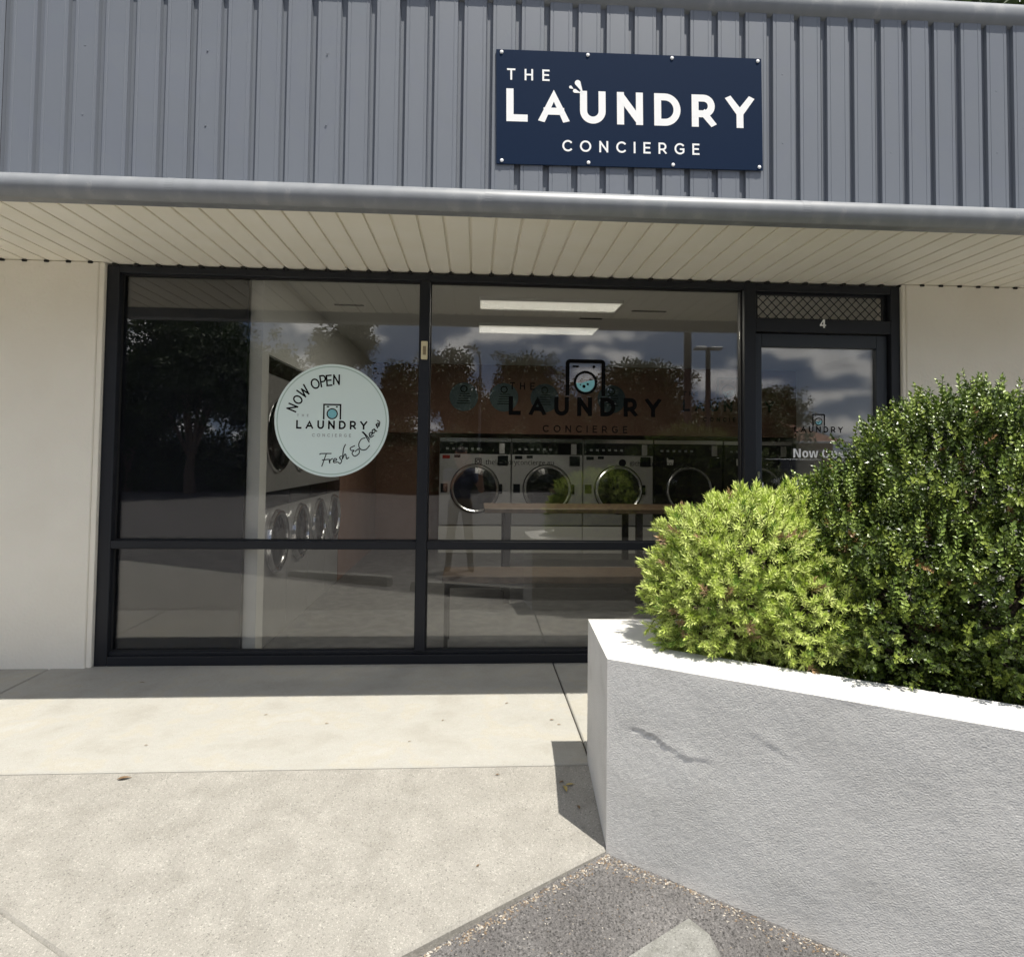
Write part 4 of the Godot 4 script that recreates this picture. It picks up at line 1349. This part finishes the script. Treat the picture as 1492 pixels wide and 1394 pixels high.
func wheel_stop(at: Vector2, label: String) -> void:
	var ang := atan2(0.497, 0.868)
	var y := asphalt_y(at.y + 0.1)
	var w := thing("wheel_stop", label, "wheel stop", Vector3(at.x, y, at.y), 0.0, "concrete wheel stops")
	w.rotation = Vector3(0, 0, 0)
	w.basis = Basis(Vector3.UP, ang - 0.0) * Basis(Vector3.BACK, 0.045)
	# body runs along -x from its end at the origin; the end is chamfered in plan
	var st := newst()
	var L := 1.65
	var W := 0.2
	var H := 0.12
	var ring_at := func(q: float, sc: float, hh: float) -> Array:
		return [Vector3(-q, -0.08, W * sc), Vector3(-q, hh * 0.75, W * sc - 0.012), Vector3(-q, hh, W * sc - 0.045), Vector3(-q, hh, 0.02), Vector3(-q, hh * 0.75, 0.006), Vector3(-q, -0.08, 0.0)]
	var rings := []
	for k in [[0.0, 0.55, H * 0.9], [0.01, 0.72, H * 0.99], [0.045, 0.95, H], [0.13, 1.0, H], [0.8, 1.0, H], [L - 0.13, 1.0, H], [L - 0.07, 0.85, H], [L - 0.01, 0.45, H * 0.96], [L, 0.35, H * 0.8]]:
		rings.append(ring_at.call(k[0], k[1], k[2]))
	for k in rings.size() - 1:
		for s in 5: quad(st, rings[k][s], rings[k][s + 1], rings[k + 1][s + 1], rings[k + 1][s])
	for e in [0, rings.size() - 1]:
		for s in range(1, 5):
			if e == 0: tri(st, rings[e][0], rings[e][s + 1], rings[e][s])
			else: tri(st, rings[e][0], rings[e][s], rings[e][s + 1])
	obj("block", done(st), M.wheel_stop, w)
	for q in [0.17, L - 0.17]:
		st = newst()
		lathe(st, Vector3(-q, H + 0.0005, W * 0.5), Vector3.UP, [Vector2(0.009, 0.0), Vector2(0.007, 0.002), Vector2(0.0, 0.001)], 10)
		obj("fixing_pin", done(st), M.dark_gap, w)

var crown_meshes := {}
func tree(at: Vector3, h: float, r: float, loose: int, label: String, group: String) -> void:
	var t := thing("leafy_tree" if loose == 0 else "gum_tree", label, "tree", at, 0.0, group)
	var g := RandomNumberGenerator.new()
	g.seed = int(absf(at.x) * 37 + at.z * 11)
	var st := newst()
	var fork := h * (0.16 if loose == 0 else 0.4)
	tube(st, [Vector3.ZERO, Vector3(g.randf_range(-0.15, 0.15), fork * 0.6, 0), Vector3(0, fork, 0)], [0.03 * h, 0.022 * h, 0.018 * h], 8)
	var ends := []
	for k in 9:
		var a := TAU * k / 9.0 + g.randf_range(-0.3, 0.3)
		var up := g.randf_range(0.3, 1.0)
		var e := Vector3(cos(a) * r * 0.8 * (1.15 - up * 0.7), lerpf(fork * 1.1, h * 0.93, up), sin(a) * r * 0.8 * (1.15 - up * 0.7))
		var m := Vector3(e.x * 0.45, lerpf(fork, e.y, 0.55), e.z * 0.45)
		tube(st, [Vector3(0, fork * 0.95, 0), m, e], [0.012 * h, 0.007 * h, 0.003 * h], 5, false)
		ends.append(e)
		ends.append(m.lerp(e, 0.5))
	obj("trunk", done(st), M.bark, t)
	if not crown_meshes.has("clump"):
		var c := newst()
		for k in 26:
			var d := Vector3(g.randfn(), g.randfn(), g.randfn()).normalized()
			var p := d * g.randf_range(0.05, 0.34)
			c.set_color(Color(1, 1, 1) * g.randf_range(0.75, 1.2))
			var o := (d + Vector3(g.randfn(), g.randfn(), g.randfn()) * 0.7).normalized()
			leaf_into(c, p, o, Vector3(g.randfn(), 1.0, g.randfn()).normalized(), 0.19, 0.055, Color(1, 1, 1) * g.randf_range(0.75, 1.2))
		c.generate_normals()
		crown_meshes["clump"] = c.commit()
	var mm := MultiMesh.new()
	mm.transform_format = MultiMesh.TRANSFORM_3D
	mm.use_colors = true
	mm.mesh = crown_meshes["clump"]
	var xs := []
	var n := int((190 if loose == 1 else 420) * r)
	for k in n:
		var e: Vector3 = ends[g.randi() % ends.size()]
		var p := e + Vector3(g.randfn(), g.randfn() * 0.8, g.randfn()) * r * (0.2 if loose == 1 else 0.3)
		if p.y < fork * 0.55 or p.y > h: continue
		xs.append(Transform3D(Basis(Vector3(g.randfn(), g.randfn(), g.randfn()).normalized(), g.randf() * TAU).scaled(Vector3.ONE * g.randf_range(0.7, 1.25)), p))
	mm.instance_count = xs.size()
	var base := Color(0.05, 0.075, 0.025) if loose == 0 else Color(0.075, 0.09, 0.045)
	for k in xs.size():
		mm.set_instance_transform(k, xs[k])
		mm.set_instance_color(k, base * g.randf_range(0.7, 1.3))
	var mi := MultiMeshInstance3D.new()
	mi.name = "crown"
	mi.multimesh = mm
	mi.material_override = M.leaf
	mi.set_meta("kind", "stuff")
	t.add_child(mi, true)

func bush(at: Vector3, h: float, r: float, label: String) -> void:
	var t := thing("verge_bush", label, "bush", at, 0.0, "bushes along the verge")
	var g := RandomNumberGenerator.new()
	g.seed = int(absf(at.x) * 51 + 3)
	var st := newst()
	for k in 7:
		var a := TAU * k / 7.0
		tube(st, [Vector3.ZERO, Vector3(cos(a) * r * 0.3, h * 0.4, sin(a) * r * 0.3), Vector3(cos(a) * r * 0.7, h * 0.75, sin(a) * r * 0.7)], [0.06, 0.04, 0.01], 5, false)
	obj("stems", done(st), M.bark, t)
	var mm := MultiMesh.new()
	mm.transform_format = MultiMesh.TRANSFORM_3D
	mm.use_colors = true
	mm.mesh = crown_meshes["clump"]
	mm.instance_count = 620
	for k in 620:
		var d := Vector3(g.randfn(), absf(g.randfn()), g.randfn()).normalized() * sqrt(g.randf_range(0.2, 1.0))
		var lump := 0.82 + 0.2 * sin(d.x * 5.0 + at.x) * cos(d.z * 4.0)
		mm.set_instance_transform(k, Transform3D(Basis(Vector3(g.randfn(), g.randfn(), g.randfn()).normalized(), g.randf() * TAU), Vector3(d.x * r * 1.25, 0.1 + d.y * h, d.z * r) * lump))
		mm.set_instance_color(k, Color(0.05, 0.075, 0.025) * g.randf_range(0.6, 1.3))
	var mi := MultiMeshInstance3D.new()
	mi.name = "foliage"
	mi.multimesh = mm
	mi.material_override = M.leaf
	mi.set_meta("kind", "stuff")
	t.add_child(mi, true)

func house() -> void:
	var h := thing("brick_house", "low brick house with brown hipped roof across the car park", "house", Vector3(14.5, -0.13, 28.0))
	obj("wall", boxmesh(Vector3(-4.6, 0, 0.0), Vector3(4.6, 2.5, 8.0), 0.0), M.brick, h)
	var st := newst()
	var a := [Vector3(-5.2, 2.45, -0.6), Vector3(5.2, 2.45, -0.6), Vector3(5.2, 2.45, 8.6), Vector3(-5.2, 2.45, 8.6)]
	var r0 := Vector3(-2.0, 4.35, 4.0)
	var r1 := Vector3(2.0, 4.35, 4.0)
	quad(st, a[1], a[0], r0, r1); quad(st, a[3], a[2], r1, r0)
	tri(st, a[2], a[1], r1); tri(st, a[0], a[3], r0)
	quad(st, a[0], a[1], a[2], a[3])
	var rf := obj("roof", done(st), M.roof_tile, h)
	st = newst()
	bx(st, Vector3(-5.22, 2.4, -0.7), Vector3(5.22, 2.52, -0.61), 0.01)
	obj("gutter", done(st), M.white_print, rf)
	for x in [-3.2, 1.0, 3.2]:
		var w := obj("window", boxmesh(Vector3(x - 0.75, 0.9, -0.05), Vector3(x + 0.75, 2.1, -0.002), 0.005), M.white_print, h)
		obj("pane", boxmesh(Vector3(x - 0.68, 0.97, -0.06), Vector3(x + 0.68, 2.03, -0.0505), 0.0), M.black_gloss, w)
	obj("door", boxmesh(Vector3(-1.4, 0.0, -0.05), Vector3(-0.5, 2.05, -0.002), 0.005), M.wood, h)

func car(at: Vector3) -> void:
	var c := thing("parked_car", "white car parked nose in towards the shops", "car", at)
	# sections along z (nose at -z, towards the shop): half width, bottom, belt, roof half width, roof height
	var sec := [[-2.25, 0.72, 0.42, 0.72, 0.0, 0.0], [-2.18, 0.84, 0.28, 0.86, 0.0, 0.0], [-1.2, 0.91, 0.26, 1.0, 0.0, 0.0], [-0.75, 0.92, 0.26, 1.05, 0.72, 1.06], [0.0, 0.92, 0.26, 1.06, 0.66, 1.66], [1.2, 0.92, 0.26, 1.06, 0.66, 1.68], [1.95, 0.9, 0.28, 1.06, 0.6, 1.55], [2.2, 0.86, 0.34, 1.02, 0.66, 1.06], [2.25, 0.8, 0.42, 0.85, 0.0, 0.0]]
	var st := SurfaceTool.new()
	st.begin(Mesh.PRIMITIVE_TRIANGLES)
	st.set_smooth_group(0)
	var gl := newst()
	var ring_of := func(s: Array) -> Array:
		return [Vector3(-s[1] * 0.9, s[2], s[0]), Vector3(-s[1], s[2] + 0.2, s[0]), Vector3(-s[1] * 0.985, s[3] - 0.06, s[0]), Vector3(-s[1] * 0.9, s[3], s[0]), Vector3(s[1] * 0.9, s[3], s[0]), Vector3(s[1] * 0.985, s[3] - 0.06, s[0]), Vector3(s[1], s[2] + 0.2, s[0]), Vector3(s[1] * 0.9, s[2], s[0])]
	for k in sec.size() - 1:
		var p: Array = ring_of.call(sec[k])
		var q: Array = ring_of.call(sec[k + 1])
		for s in 8:
			var e := (s + 1) % 8
			quad(st, p[s], p[e], q[e], q[s])
	for e in [0, sec.size() - 1]:
		var p: Array = ring_of.call(sec[e])
		for s in range(1, 7):
			if e == 0: tri(st, p[0], p[s + 1], p[s])
			else: tri(st, p[0], p[s], p[s + 1])
	st.generate_normals()
	obj("body", st.commit(), M.car_paint, c)
	var cab := [[-0.8, 0.8, 1.03, 0.8, 1.04], [0.0, 0.84, 1.04, 0.64, 1.64], [1.2, 0.84, 1.04, 0.64, 1.66], [1.95, 0.82, 1.04, 0.6, 1.54], [2.22, 0.78, 1.0, 0.74, 1.01]]
	for k in cab.size() - 1:
		var a: Array = cab[k]
		var b: Array = cab[k + 1]
		for sx in [-1.0, 1.0]:
			var w := [Vector3(sx * a[1], a[2], a[0]), Vector3(sx * b[1], b[2], b[0]), Vector3(sx * b[3], b[4], b[0]), Vector3(sx * a[3], a[4], a[0])]
			_edge(gl, w[0], w[1], w[2], w[3], Vector3(0, 1.3, 0.7))
		_edge(gl, Vector3(-a[3], a[4], a[0]), Vector3(a[3], a[4], a[0]), Vector3(b[3], b[4], b[0]), Vector3(-b[3], b[4], b[0]), Vector3(0, 0.9, 0.7))
	obj("glasshouse", done(gl), M.black_gloss, c)
	obj("roof_panel", boxmesh(Vector3(-0.63, 1.645, 0.0), Vector3(0.63, 1.685, 1.75), 0.018), M.car_paint, c)
	obj("grille", boxmesh(Vector3(-0.5, 0.45, -2.29), Vector3(0.5, 0.68, -2.2), 0.01), M.black_matt, c)
	obj("number_plate", boxmesh(Vector3(-0.19, 0.36, -2.305), Vector3(0.19, 0.44, -2.291), 0.002), M.white_print, c)
	for sx in [-1.0, 1.0]:
		obj("headlight", boxmesh(Vector3(minf(sx * 0.52, sx * 0.8), 0.6, -2.245), Vector3(maxf(sx * 0.52, sx * 0.8), 0.74, -2.1), 0.02), M.lens, c)
		obj("tail_light", boxmesh(Vector3(minf(sx * 0.62, sx * 0.86), 0.75, 2.1), Vector3(maxf(sx * 0.62, sx * 0.86), 0.95, 2.26), 0.02), M.red_lens, c)
		obj("mirror", boxmesh(Vector3(minf(sx * 0.88, sx * 1.06), 1.02, -0.62), Vector3(maxf(sx * 0.88, sx * 1.06), 1.14, -0.52), 0.02), M.car_paint, c)
		for z in [-1.38, 1.4]:
			var wh := Node3D.new()
			wh.name = "wheel"
			c.add_child(wh, true)
			var s2 := newst()
			lathe(s2, Vector3(sx * 0.74, 0.33, z), Vector3(sx, 0, 0), [Vector2(0.2, 0.0), Vector2(0.33, 0.0), Vector2(0.335, 0.1), Vector2(0.33, 0.2), Vector2(0.22, 0.205)], 24)
			obj("tyre", done(s2), M.tyre, wh)
			s2 = newst()
			lathe(s2, Vector3(sx * 0.74, 0.33, z), Vector3(sx, 0, 0), [Vector2(0.22, 0.19), Vector2(0.2, 0.2), Vector2(0.06, 0.19), Vector2(0.0, 0.2)], 20)
			obj("rim", done(s2), M.galv, wh)

# ---------------------------------------------------------------- the photographer, mirrored in the glass
func sdf_mesh(st: SurfaceTool, bones: Array, cell: float, blend: float) -> void:
	var lo := Vector3.ONE * 1e9
	var hi := -Vector3.ONE * 1e9
	for b in bones:
		var r := maxf(b[2], b[3]) + cell * 2.0
		for p in [b[0], b[1]]:
			lo = lo.min(p - Vector3.ONE * r)
			hi = hi.max(p + Vector3.ONE * r)
	var n := Vector3i(((hi - lo) / cell).ceil()) + Vector3i.ONE
	var f := {}
	var who := {}
	# only the grid points near each bone
	for bi in bones.size():
		var b: Array = bones[bi]
		var pad := maxf(b[2], b[3]) + cell * 2.5 + blend
		var l := Vector3i(((b[0].min(b[1]) - Vector3.ONE * pad - lo) / cell).floor()).clamp(Vector3i.ZERO, n)
		var h := Vector3i(((b[0].max(b[1]) + Vector3.ONE * pad - lo) / cell).ceil()).clamp(Vector3i.ZERO, n)
		var ab: Vector3 = b[1] - b[0]
		var ll := maxf(ab.length_squared(), 1e-9)
		for i in range(l.x, h.x + 1):
			for j in range(l.y, h.y + 1):
				for k in range(l.z, h.z + 1):
					var p := lo + Vector3(i, j, k) * cell
					var t := clampf((p - b[0]).dot(ab) / ll, 0.0, 1.0)
					var d: float = p.distance_to(b[0] + ab * t) - lerpf(b[2], b[3], t)
					if d > pad: continue
					var key := Vector3i(i, j, k)
					if f.has(key):
						var o: float = f[key]
						if d < who[key][1]: who[key] = [bi, d]
						var hh := clampf(0.5 + 0.5 * (o - d) / blend, 0.0, 1.0)
						f[key] = lerpf(o, d, hh) - blend * hh * (1.0 - hh)
					else:
						f[key] = d
						who[key] = [bi, d]
	var vid := {}
	var verts := []
	var cols := []
	var corners := [Vector3i(0, 0, 0), Vector3i(1, 0, 0), Vector3i(0, 1, 0), Vector3i(1, 1, 0), Vector3i(0, 0, 1), Vector3i(1, 0, 1), Vector3i(0, 1, 1), Vector3i(1, 1, 1)]
	for key in f:
		var vals := []
		var ins := 0
		var ok := true
		for c in corners:
			if not f.has(key + c):
				ok = false
				break
			vals.append(f[key + c])
			if vals[-1] < 0: ins += 1
		if not ok or ins == 0 or ins == 8: continue
		var sum := Vector3.ZERO
		var cnt := 0
		for a in 8:
			for bit in [1, 2, 4]:
				if a & bit: continue
				var e: int = a | bit
				if (vals[a] < 0) != (vals[e] < 0):
					sum += Vector3(corners[a]).lerp(Vector3(corners[e]), vals[a] / (vals[a] - vals[e]))
					cnt += 1
		vid[key] = verts.size()
		verts.append(lo + (Vector3(key) + sum / cnt) * cell)
		cols.append(bones[who[key][0]][4])
	st.set_smooth_group(0)
	for key in vid:
		for ax in 3:
			var e := Vector3i.ZERO
			e[ax] = 1
			if not f.has(key + e): continue
			var a: float = f[key]
			var b: float = f[key + e]
			if (a < 0) == (b < 0): continue
			var u := Vector3i.ZERO
			var w := Vector3i.ZERO
			u[(ax + 1) % 3] = 1
			w[(ax + 2) % 3] = 1
			var ks := [key, key - u, key - u - w, key - w]
			if not (vid.has(ks[1]) and vid.has(ks[2]) and vid.has(ks[3])): continue
			var q := []
			for x in ks: q.append(vid[x])
			var order := [0, 1, 2, 0, 2, 3] if a < 0 else [0, 2, 1, 0, 3, 2]
			for x in order:
				st.set_color(cols[q[x]])
				# tri() order is counter-clockwise outside; emit clockwise here
				pass
			var T := [[q[0], q[1], q[2]], [q[0], q[2], q[3]]]
			for t in T:
				var vs: Array = t if a >= 0 else [t[0], t[2], t[1]]
				# a < 0: outside lies along +axis
				for x in [vs[0], vs[1], vs[2]]:
					st.set_color(cols[x])
					st.add_vertex(verts[x])

func person() -> void:
	var gy := asphalt_y(4.78)
	var o := thing("person", "person in navy top and khaki trousers holding up a phone", "person", Vector3(-0.2, gy, 4.78))
	var skin := Color(0.42, 0.25, 0.17)
	var top := Color(0.02, 0.03, 0.07)
	var leg := Color(0.2, 0.155, 0.11)
	var shoe := Color(0.02, 0.02, 0.022)
	var hair := Color(0.03, 0.02, 0.013)
	var v := func(x: float, y: float, z: float) -> Vector3: return Vector3(x, y, z)
	# facing -z (the shop); phone at (0.2, 1.63, -0.41) in these coordinates
	var ph := Vector3(0.2, 1.40 - gy, 4.37 - 4.78)
	var b := []
	var add := func(a: Vector3, c: Vector3, r0: float, r1: float, col: Color) -> void: b.append([a, c, r0, r1, col])
	for s in [-1.0, 1.0]:
		add.call(v.call(s * 0.09, 0.93, 0), v.call(s * 0.13, 0.5, -0.015), 0.088, 0.062, leg)
		add.call(v.call(s * 0.13, 0.5, -0.015), v.call(s * 0.16, 0.12, 0.02), 0.06, 0.046, leg)
		add.call(v.call(s * 0.16, 0.06, 0.03), v.call(s * 0.17, 0.045, -0.03), 0.046, 0.042, shoe)
		add.call(v.call(s * 0.17, 0.045, -0.03), v.call(s * 0.185, 0.036, -0.16), 0.042, 0.034, shoe)
	add.call(v.call(-0.07, 0.96, 0), v.call(0.07, 0.96, 0), 0.105, 0.105, leg)
	add.call(v.call(-0.05, 1.08, 0), v.call(0.05, 1.08, 0), 0.105, 0.105, top)
	add.call(v.call(-0.07, 1.25, 0), v.call(0.07, 1.25, 0), 0.115, 0.115, top)
	add.call(v.call(-0.13, 1.4, 0.01), v.call(0.13, 1.4, 0.01), 0.075, 0.075, top)
	add.call(v.call(0, 1.4, 0.01), v.call(0, 1.52, -0.01), 0.06, 0.052, skin)
	add.call(v.call(0, 1.585, -0.02), v.call(0, 1.655, -0.005), 0.072, 0.088, skin)
	add.call(v.call(0, 1.545, -0.05), v.call(0, 1.56, -0.06), 0.04, 0.04, skin)
	add.call(v.call(0, 1.69, 0.02), v.call(0, 1.6, 0.05), 0.085, 0.07, hair)
	add.call(v.call(0, 1.71, -0.03), v.call(0, 1.72, 0.02), 0.06, 0.075, hair)
	add.call(v.call(0, 1.63, -0.105), v.call(0, 1.595, -0.122), 0.009, 0.014, skin)
	for s in [-1.0, 1.0]:
		add.call(v.call(s * 0.088, 1.635, 0.0), v.call(s * 0.09, 1.6, 0.0), 0.016, 0.012, skin)
	for s in [-1.0, 1.0]:
		var sh := Vector3(s * 0.19, 1.41, 0.01)
		var wr := ph + Vector3(s * 0.075, -0.09, 0.085)
		var el := Vector3(s * 0.25 + 0.05, 1.17, -0.13)
		add.call(sh, sh.lerp(el, 0.55), 0.062, 0.052, top)
		add.call(sh.lerp(el, 0.55), el, 0.046, 0.041, skin)
		add.call(el, wr, 0.041, 0.027, skin)
		add.call(wr, ph + Vector3(s * 0.06, -0.03, 0.045), 0.027, 0.028, skin)
	var st := SurfaceTool.new()
	st.begin(Mesh.PRIMITIVE_TRIANGLES)
	sdf_mesh(st, b, 0.018, 0.03)
	var fb := []
	for s in [-1.0, 1.0]:
		var palm := ph + Vector3(s * 0.06, -0.03, 0.045)
		fb.append([ph + Vector3(s * 0.068, -0.06, 0.06), palm, 0.026, 0.026, skin])
		for k in 4:
			var y := 0.03 - 0.021 * k
			var reach: float = [0.04, 0.032, 0.034, 0.045][k]
			var k1 := ph + Vector3(s * 0.078, y - 0.005, 0.03)
			var k2 := ph + Vector3(s * 0.08, y, 0.008)
			fb.append([palm + Vector3(0, y * 0.6, 0), k1, 0.012, 0.0095, skin])
			fb.append([k1, k2, 0.0095, 0.0088, skin])
			fb.append([k2, ph + Vector3(s * reach, y + 0.004, 0.022 + 0.002 * k) if k > 3 else ph + Vector3(s * 0.066, y + 0.004, 0.002), 0.0088, 0.008, skin])
		fb.append([palm + Vector3(s * -0.004, -0.01, 0.012), ph + Vector3(s * 0.042, -0.008, 0.034), 0.012, 0.01, skin])
		fb.append([ph + Vector3(s * 0.042, -0.008, 0.034), ph + Vector3(s * 0.026, 0.01, 0.024), 0.01, 0.0085, skin])
	sdf_mesh(st, fb, 0.005, 0.006)
	st.generate_normals()
	obj("body", st.commit(), M.body, o)
	for s in [-1.0, 1.0]:
		var e := newst()
		lathe(e, Vector3(s * 0.032, 1.635, -0.091), Vector3(0, 0, -1), [Vector2(0.011, 0.0), Vector2(0.008, 0.004), Vector2(0.0, 0.006)], 10)
		obj("eye", done(e), M.black_gloss, o)
	obj("mouth", boxmesh(Vector3(-0.022, 1.556, -0.104), Vector3(0.022, 1.563, -0.098), 0.002), mat(lin(0.25, 0.09, 0.07), 0.6), o)
	var p := thing("phone", "black phone held up in landscape by the person", "phone", Vector3(0, 1.40, 4.37))
	obj("case", boxmesh(Vector3(-0.073, -0.036, 0.0), Vector3(0.073, 0.036, 0.008), 0.003), M.black_matt, p)
	obj("screen", boxmesh(Vector3(-0.068, -0.032, 0.0082), Vector3(0.068, 0.032, 0.0088), 0.0), M.black_gloss, p)

# ---------------------------------------------------------------- leaves, grit and dry litter
func small_things() -> void:
	# fallen leaves
	var spots := [[-1.489, 1.50, 0.055, 0.4, 0, "curled brown leaf lying just past the slab joint"], [0.40, 1.63, 0.05, 1.9, 1, "yellow leaf lying in the shade of the planter"], [0.43, 1.60, 0.04, 0.3, 1, ""], [-0.75, 0.98, 0.02, 0.2, 0, ""], [-1.1, 0.86, 0.018, 0.5, 0, ""], [-1.55, 1.2, 0.018, 0.1, 0, ""], [0.2, 0.74, 0.022, 0.6, 0, ""], [0.43, 0.97, 0.024, 0.2, 0, ""], [0.46, 1.03, 0.02, 0.1, 0, ""], [-0.15, 0.96, 0.018, 0.9, 0, ""], [-0.3, 1.2, 0.016, 0.4, 0, ""], [0.12, 1.52, 0.02, 0.3, 0, ""], [0.395, 1.58, 0.028, 0.8, 0, ""], [0.44, 1.75, 0.03, 2.0, 0, ""], [0.03, 2.05, 0.018, 1.0, 0, ""], [-2.0, 0.36, 0.03, 0.2, 0, ""]]
	for s in spots:
		var l := thing("fallen_leaf", s[5] if s[5] != "" else "tiny dry leaf scrap lying on the pale concrete paving", "leaf", Vector3(s[0], ramp_y(s[1]) + 0.002, s[1]), s[3], "scraps of dry leaf on the paving")
		var st := newst()
		var n := 6
		var len: float = s[2]
		for k in n:
			var a := k / float(n)
			var b := (k + 1) / float(n)
			var wa := sin(PI * pow(a, 0.8)) * len * 0.17
			var wb := sin(PI * pow(b, 0.8)) * len * 0.17
			var ya := sin(PI * a) * len * 0.12
			var yb := sin(PI * b) * len * 0.12
			var ca := Vector3((a - 0.5) * len, ya, sin(a * 2.2) * len * 0.15)
			var cb := Vector3((b - 0.5) * len, yb, sin(b * 2.2) * len * 0.15)
			quad(st, ca + Vector3(0, len * 0.03, wa), cb + Vector3(0, len * 0.03, wb), cb, ca)
			quad(st, ca, cb, cb + Vector3(0, len * 0.04, -wb), ca + Vector3(0, len * 0.04, -wa))
		obj("blade", done(st), M.dead_leaf if s[4] == 0 else M.dry_leaf, l)
	# grit and dry litter caught along the kerb and the foot of the planter
	var g := RandomNumberGenerator.new()
	g.seed = 404
	var stone := newst()
	var pts := []
	for k in 6:
		pts.append([Vector3(1, 0, 0), Vector3(-1, 0, 0), Vector3(0, 1, 0), Vector3(0, -1, 0), Vector3(0, 0, 1), Vector3(0, 0, -1)][k] * g.randf_range(0.7, 1.1))
	for f in [[2, 4, 0], [2, 0, 5], [2, 5, 1], [2, 1, 4], [3, 0, 4], [3, 5, 0], [3, 1, 5], [3, 4, 1]]:
		tri(stone, pts[f[0]], pts[f[1]], pts[f[2]])
	var sm := done(stone)
	var list := []
	var tones := [Color(0.3, 0.23, 0.16), Color(0.36, 0.3, 0.23), Color(0.24, 0.17, 0.11), Color(0.46, 0.42, 0.36), Color(0.2, 0.16, 0.13), Color(0.5, 0.46, 0.4)]
	var add := func(q: Vector2, r: float, stretch: float) -> void:
		var b := Basis(Vector3.UP, g.randf() * TAU) * Basis.from_scale(Vector3(r * stretch, r * 0.55, r))
		list.append([Transform3D(b, Vector3(q.x, asphalt_y(q.y) + r * 0.2, q.y)), tones[g.randi() % tones.size()] * g.randf_range(0.45, 0.95)])
	var fd := Vector2(1.042, 0.655).normalized()
	for k in 1000:
		var t := g.randf() * 1.9
		var off := absf(g.randfn()) * 0.02 * (0.2 + pow(absf(sin(t * 4.3 + 0.8 * sin(t * 9.0))), 2.0))
		add.call(kerb(t - 0.02) + Vector2(0.497, 0.868) * (0.008 + off), g.randf_range(0.0015, 0.005), g.randf_range(1.0, 2.6))
	for k in 600:
		var t := pow(g.randf(), 1.3) * 1.1
		var off := absf(g.randfn()) * 0.025 * (0.35 + absf(sin(t * 7.0 + 1.0)))
		add.call(Vector2(0.508, 1.984) + fd * t + Vector2(-fd.y, fd.x) * (0.006 + off), g.randf_range(0.0015, 0.0045), g.randf_range(1.0, 2.4))
	for k in 1500:
		var q := Vector2(g.randf_range(-0.4, 1.3), g.randf_range(2.0, 2.9))
		if (q - Vector2(0.505, 1.985)).dot(Vector2(0.497, 0.868)) < 0.02 or (q - Vector2(0.508, 1.984)).dot(Vector2(-fd.y, fd.x)) < 0.02: continue
		add.call(q, g.randf_range(0.001, 0.0032), 1.2)
	var mm := MultiMesh.new()
	mm.transform_format = MultiMesh.TRANSFORM_3D
	mm.use_colors = true
	mm.mesh = sm
	mm.instance_count = list.size()
	for k in list.size():
		mm.set_instance_transform(k, list[k][0])
		mm.set_instance_color(k, list[k][1])
	var mi := MultiMeshInstance3D.new()
	mi.name = "gravel_litter"
	mi.multimesh = mm
	mi.material_override = M.gravel
	mi.set_meta("kind", "stuff")
	tag(mi, "tan grit and dry litter along the kerb and planter foot", "gravel")
	add_child(mi)
